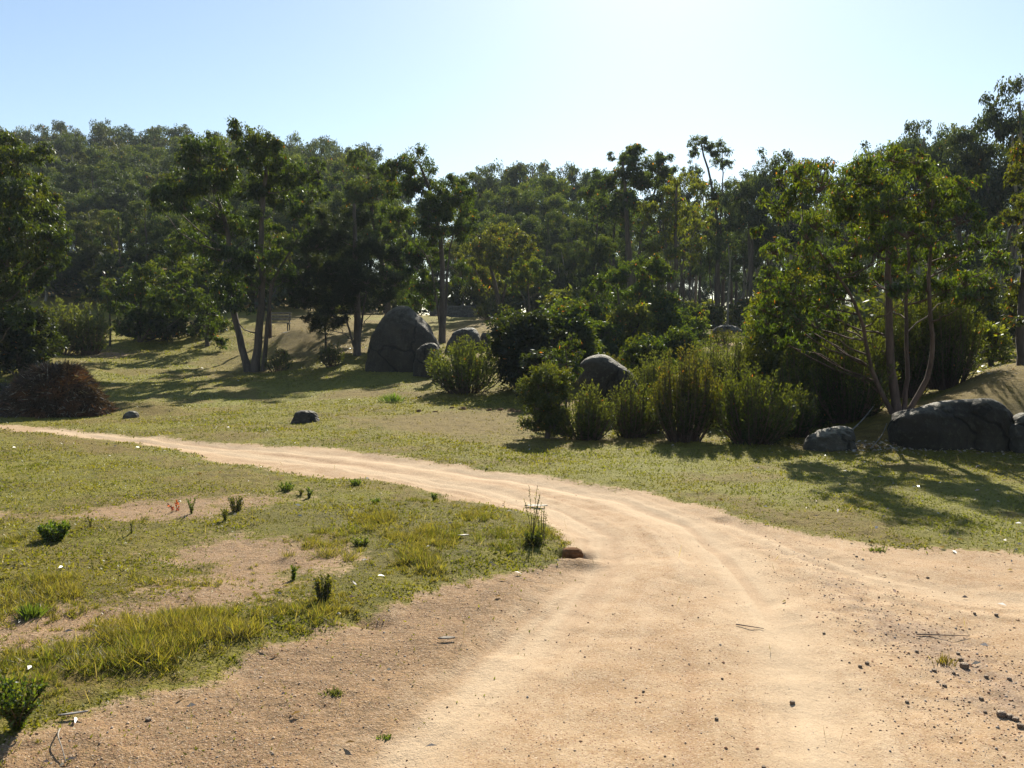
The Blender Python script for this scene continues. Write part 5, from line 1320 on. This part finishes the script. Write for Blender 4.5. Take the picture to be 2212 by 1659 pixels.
# dead sticks and bark scraps
def stick(label, pts, r, mat=None, name='stick', cat='stick', lift=.01):
    P3 = np.array([ground(u, v) + [0, 0, lift + dz] for u, v, dz in pts])
    b = P3[0].copy(); L = smooth_line(P3 - b, 10)
    v, q = tubes([(L, np.linspace(r, r * .5, 10))], 6)
    return tag(mesh(name, v, quads=q, mat=mat or M_log, smooth=True, loc=tuple(b)), label, cat)
stick('curved pale stick on the ground in the bottom left corner', [(130, 1590, 0), (124, 1618, .03), (134, 1640, .02), (142, 1658, 0)], .0035, M_bark_grey)
stick('thin dark twig lying on the light lane right of the track centre', [(1590, 1350, 0), (1650, 1357, 0)], .004, M_bark_brown)
stick('long thin twig among the gravel of the right shoulder', [(1980, 1372, 0), (2095, 1378, 0)], .004, M_bark_brown)
stick('fallen branch leaning on the earth bank left of the many-stemmed tree', [(1835, 938, .0), (1860, 925, .08), (1885, 905, .15), (1905, 890, .28)], .014, M_bark_grey)
stick('thin broken branch among the leaf litter before the long granite slab', [(1880, 975, .02), (1905, 958, .1), (1915, 945, .2)], .01, M_bark_grey)
def flake(label, u, v, L, w, a, seed, cat='bark strip', name='bark_strip', mat=None):
    b = ground(u, v); R = np.random.RandomState(seed)
    n = 7; t = np.linspace(-.5, .5, n); V = []
    for i in range(n):
        ww = w * (1 - (2 * t[i]) ** 2 * .8) * .5
        zc = .008 + .02 * (t[i] ** 2) * L * 3 + .005
        for s_, dz in ((-1, .008), (0, 0), (1, .008)):
            x, y = t[i] * L, s_ * ww
            V.append((x * math.cos(a) - y * math.sin(a), x * math.sin(a) + y * math.cos(a), zc + dz))
    V = np.array(V); i = np.array([[r * 3 + c, r * 3 + c + 1, r * 3 + c + 4, r * 3 + c + 3] for r in range(n - 1) for c in range(2)])
    o = mesh(name, V, quads=i, mat=mat or M_log, smooth=True, loc=tuple(b))
    sd = o.modifiers.new('thick', 'SOLIDIFY'); sd.thickness = .004
    return tag(o, label, cat)
flake('pale pointed bark strip on the brown soil at the lower left', 158, 1562, .12, .014, .35, 1)
flake('grey wedge of wood on the brown soil left of the light lane', 965, 1383, .10, .03, .1, 2, mat=M_bark_grey, cat='wood chip', name='wood_chip')
rock('clod', 'red-brown lump of earth on the edge of the track bend below the tall weed', (1238, 1200), [(1185, 1222, 1250), (1189, 1216, 1258), (1195, 1214, 1261), (1202, 1214, 1262)], depth=.7, seed=91, rough=.12, mat=plain_material('red_earth', (.12, .06, .028), 1, .35, 25, .1), cat='clod', sink=.02)
flake('flat black piece of bark on the track behind the tall weed', 1158, 1092, .24, .07, 0, 3, mat=M_iron)
flake('white bark strip in the grass right of the erect dark weed', 766, 1278, .10, .016, 2.0, 4, mat=None)
flake('pale bark strips at the tip of the grass by the dug hole', 1000, 1173, .10, .03, .2, 5)
def pebble(label, u, v, r, mat):
    return rock('stone', label, (u, v), [(v - 2.2 * r, u - r * .6, u + r * .6), (v - 1.6 * r, u - r * 1.3, u + r * 1.3), (v - .4 * r, u - r * 1.8, u + r * 1.8), (v + .2 * r, u - r * 1.6, u + r * 1.6)], depth=.9, seed=int(u), rough=.08, mat=mat, cat='stone', sink=.004)
M_white = plain_material('white_quartz', (.5, .46, .4), .6, .15, 20, .4)
pebble('small white quartz stone at the edge of the lush grass', 731, 1332, 4, M_white)
pebble('white stone in the turf above the lower bare soil', 388, 1067 + 20, 2.5, M_white)
pebble('pale stone on the far turf left of the track start', 236, 1783 * 0 + 988, 2, M_white)

# ------------------------------------------------------------------ light, sky, air, camera
SUN_EL, SUN_AZ = math.radians(36), math.radians(10.7)   # azimuth clockwise from +Y (straight ahead)
world = bpy.data.worlds.new("World"); scene.world = world; world.use_nodes = True
nt = world.node_tree; nt.nodes.clear()
o = nt.nodes.new('ShaderNodeOutputWorld'); bg = nt.nodes.new('ShaderNodeBackground'); sky = nt.nodes.new('ShaderNodeTexSky')
sky.sky_type = 'NISHITA'; sky.sun_disc = False; sky.sun_elevation = SUN_EL; sky.sun_rotation = SUN_AZ
sky.air_density = 1.1; sky.dust_density = .3; sky.ozone_density = .6; sky.altitude = 50
bg.inputs['Strength'].default_value = .066
nt.links.new(sky.outputs[0], bg.inputs[0]); nt.links.new(bg.outputs[0], o.inputs[0])

sun = bpy.data.lights.new('sun', 'SUN'); sun.energy = 5.0; sun.angle = math.radians(.53); sun.color = (1, .92, .76)
so = bpy.data.objects.new('sun', sun); COL.objects.link(so)
d = Vector((math.sin(SUN_AZ) * math.cos(SUN_EL), math.cos(SUN_AZ) * math.cos(SUN_EL), math.sin(SUN_EL)))
so.rotation_euler = d.to_track_quat('Z', 'Y').to_euler(); so.location = (0, 0, 40)

if HAZE:
    v, q = box(-260, 260, -60, 440, -3, 46)
    mh = bpy.data.materials.new('haze'); mh.use_nodes = True; nt = mh.node_tree; nt.nodes.clear()
    oo = nt.nodes.new('ShaderNodeOutputMaterial'); pv = nt.nodes.new('ShaderNodeVolumePrincipled')
    pv.inputs['Density'].default_value = HAZE; pv.inputs['Anisotropy'].default_value = 0.0; pv.inputs['Color'].default_value = (.80, .92, 1, 1)
    nt.links.new(pv.outputs[0], oo.inputs['Volume'])
    hz = mesh('haze', v, quads=q, mat=mh); tag(hz, kind='stuff')
    scene.cycles.volume_bounces = 0

cam = bpy.data.cameras.new('camera'); cam.sensor_width = 36; cam.lens = 36 * F / 2212; cam.clip_end = 2000; cam.clip_start = .05
co = bpy.data.objects.new('camera', cam); COL.objects.link(co)
co.location = (0, 0, H); co.rotation_euler = (math.pi / 2 - P, 0, 0)
scene.camera = co
scene.view_settings.view_transform = 'Standard'; scene.view_settings.look = 'None'; scene.view_settings.exposure = 1.2; scene.view_settings.gamma = 1
scene.cycles.max_bounces = 6; scene.cycles.diffuse_bounces = 3; scene.cycles.transmission_bounces = 3; scene.cycles.glossy_bounces = 2
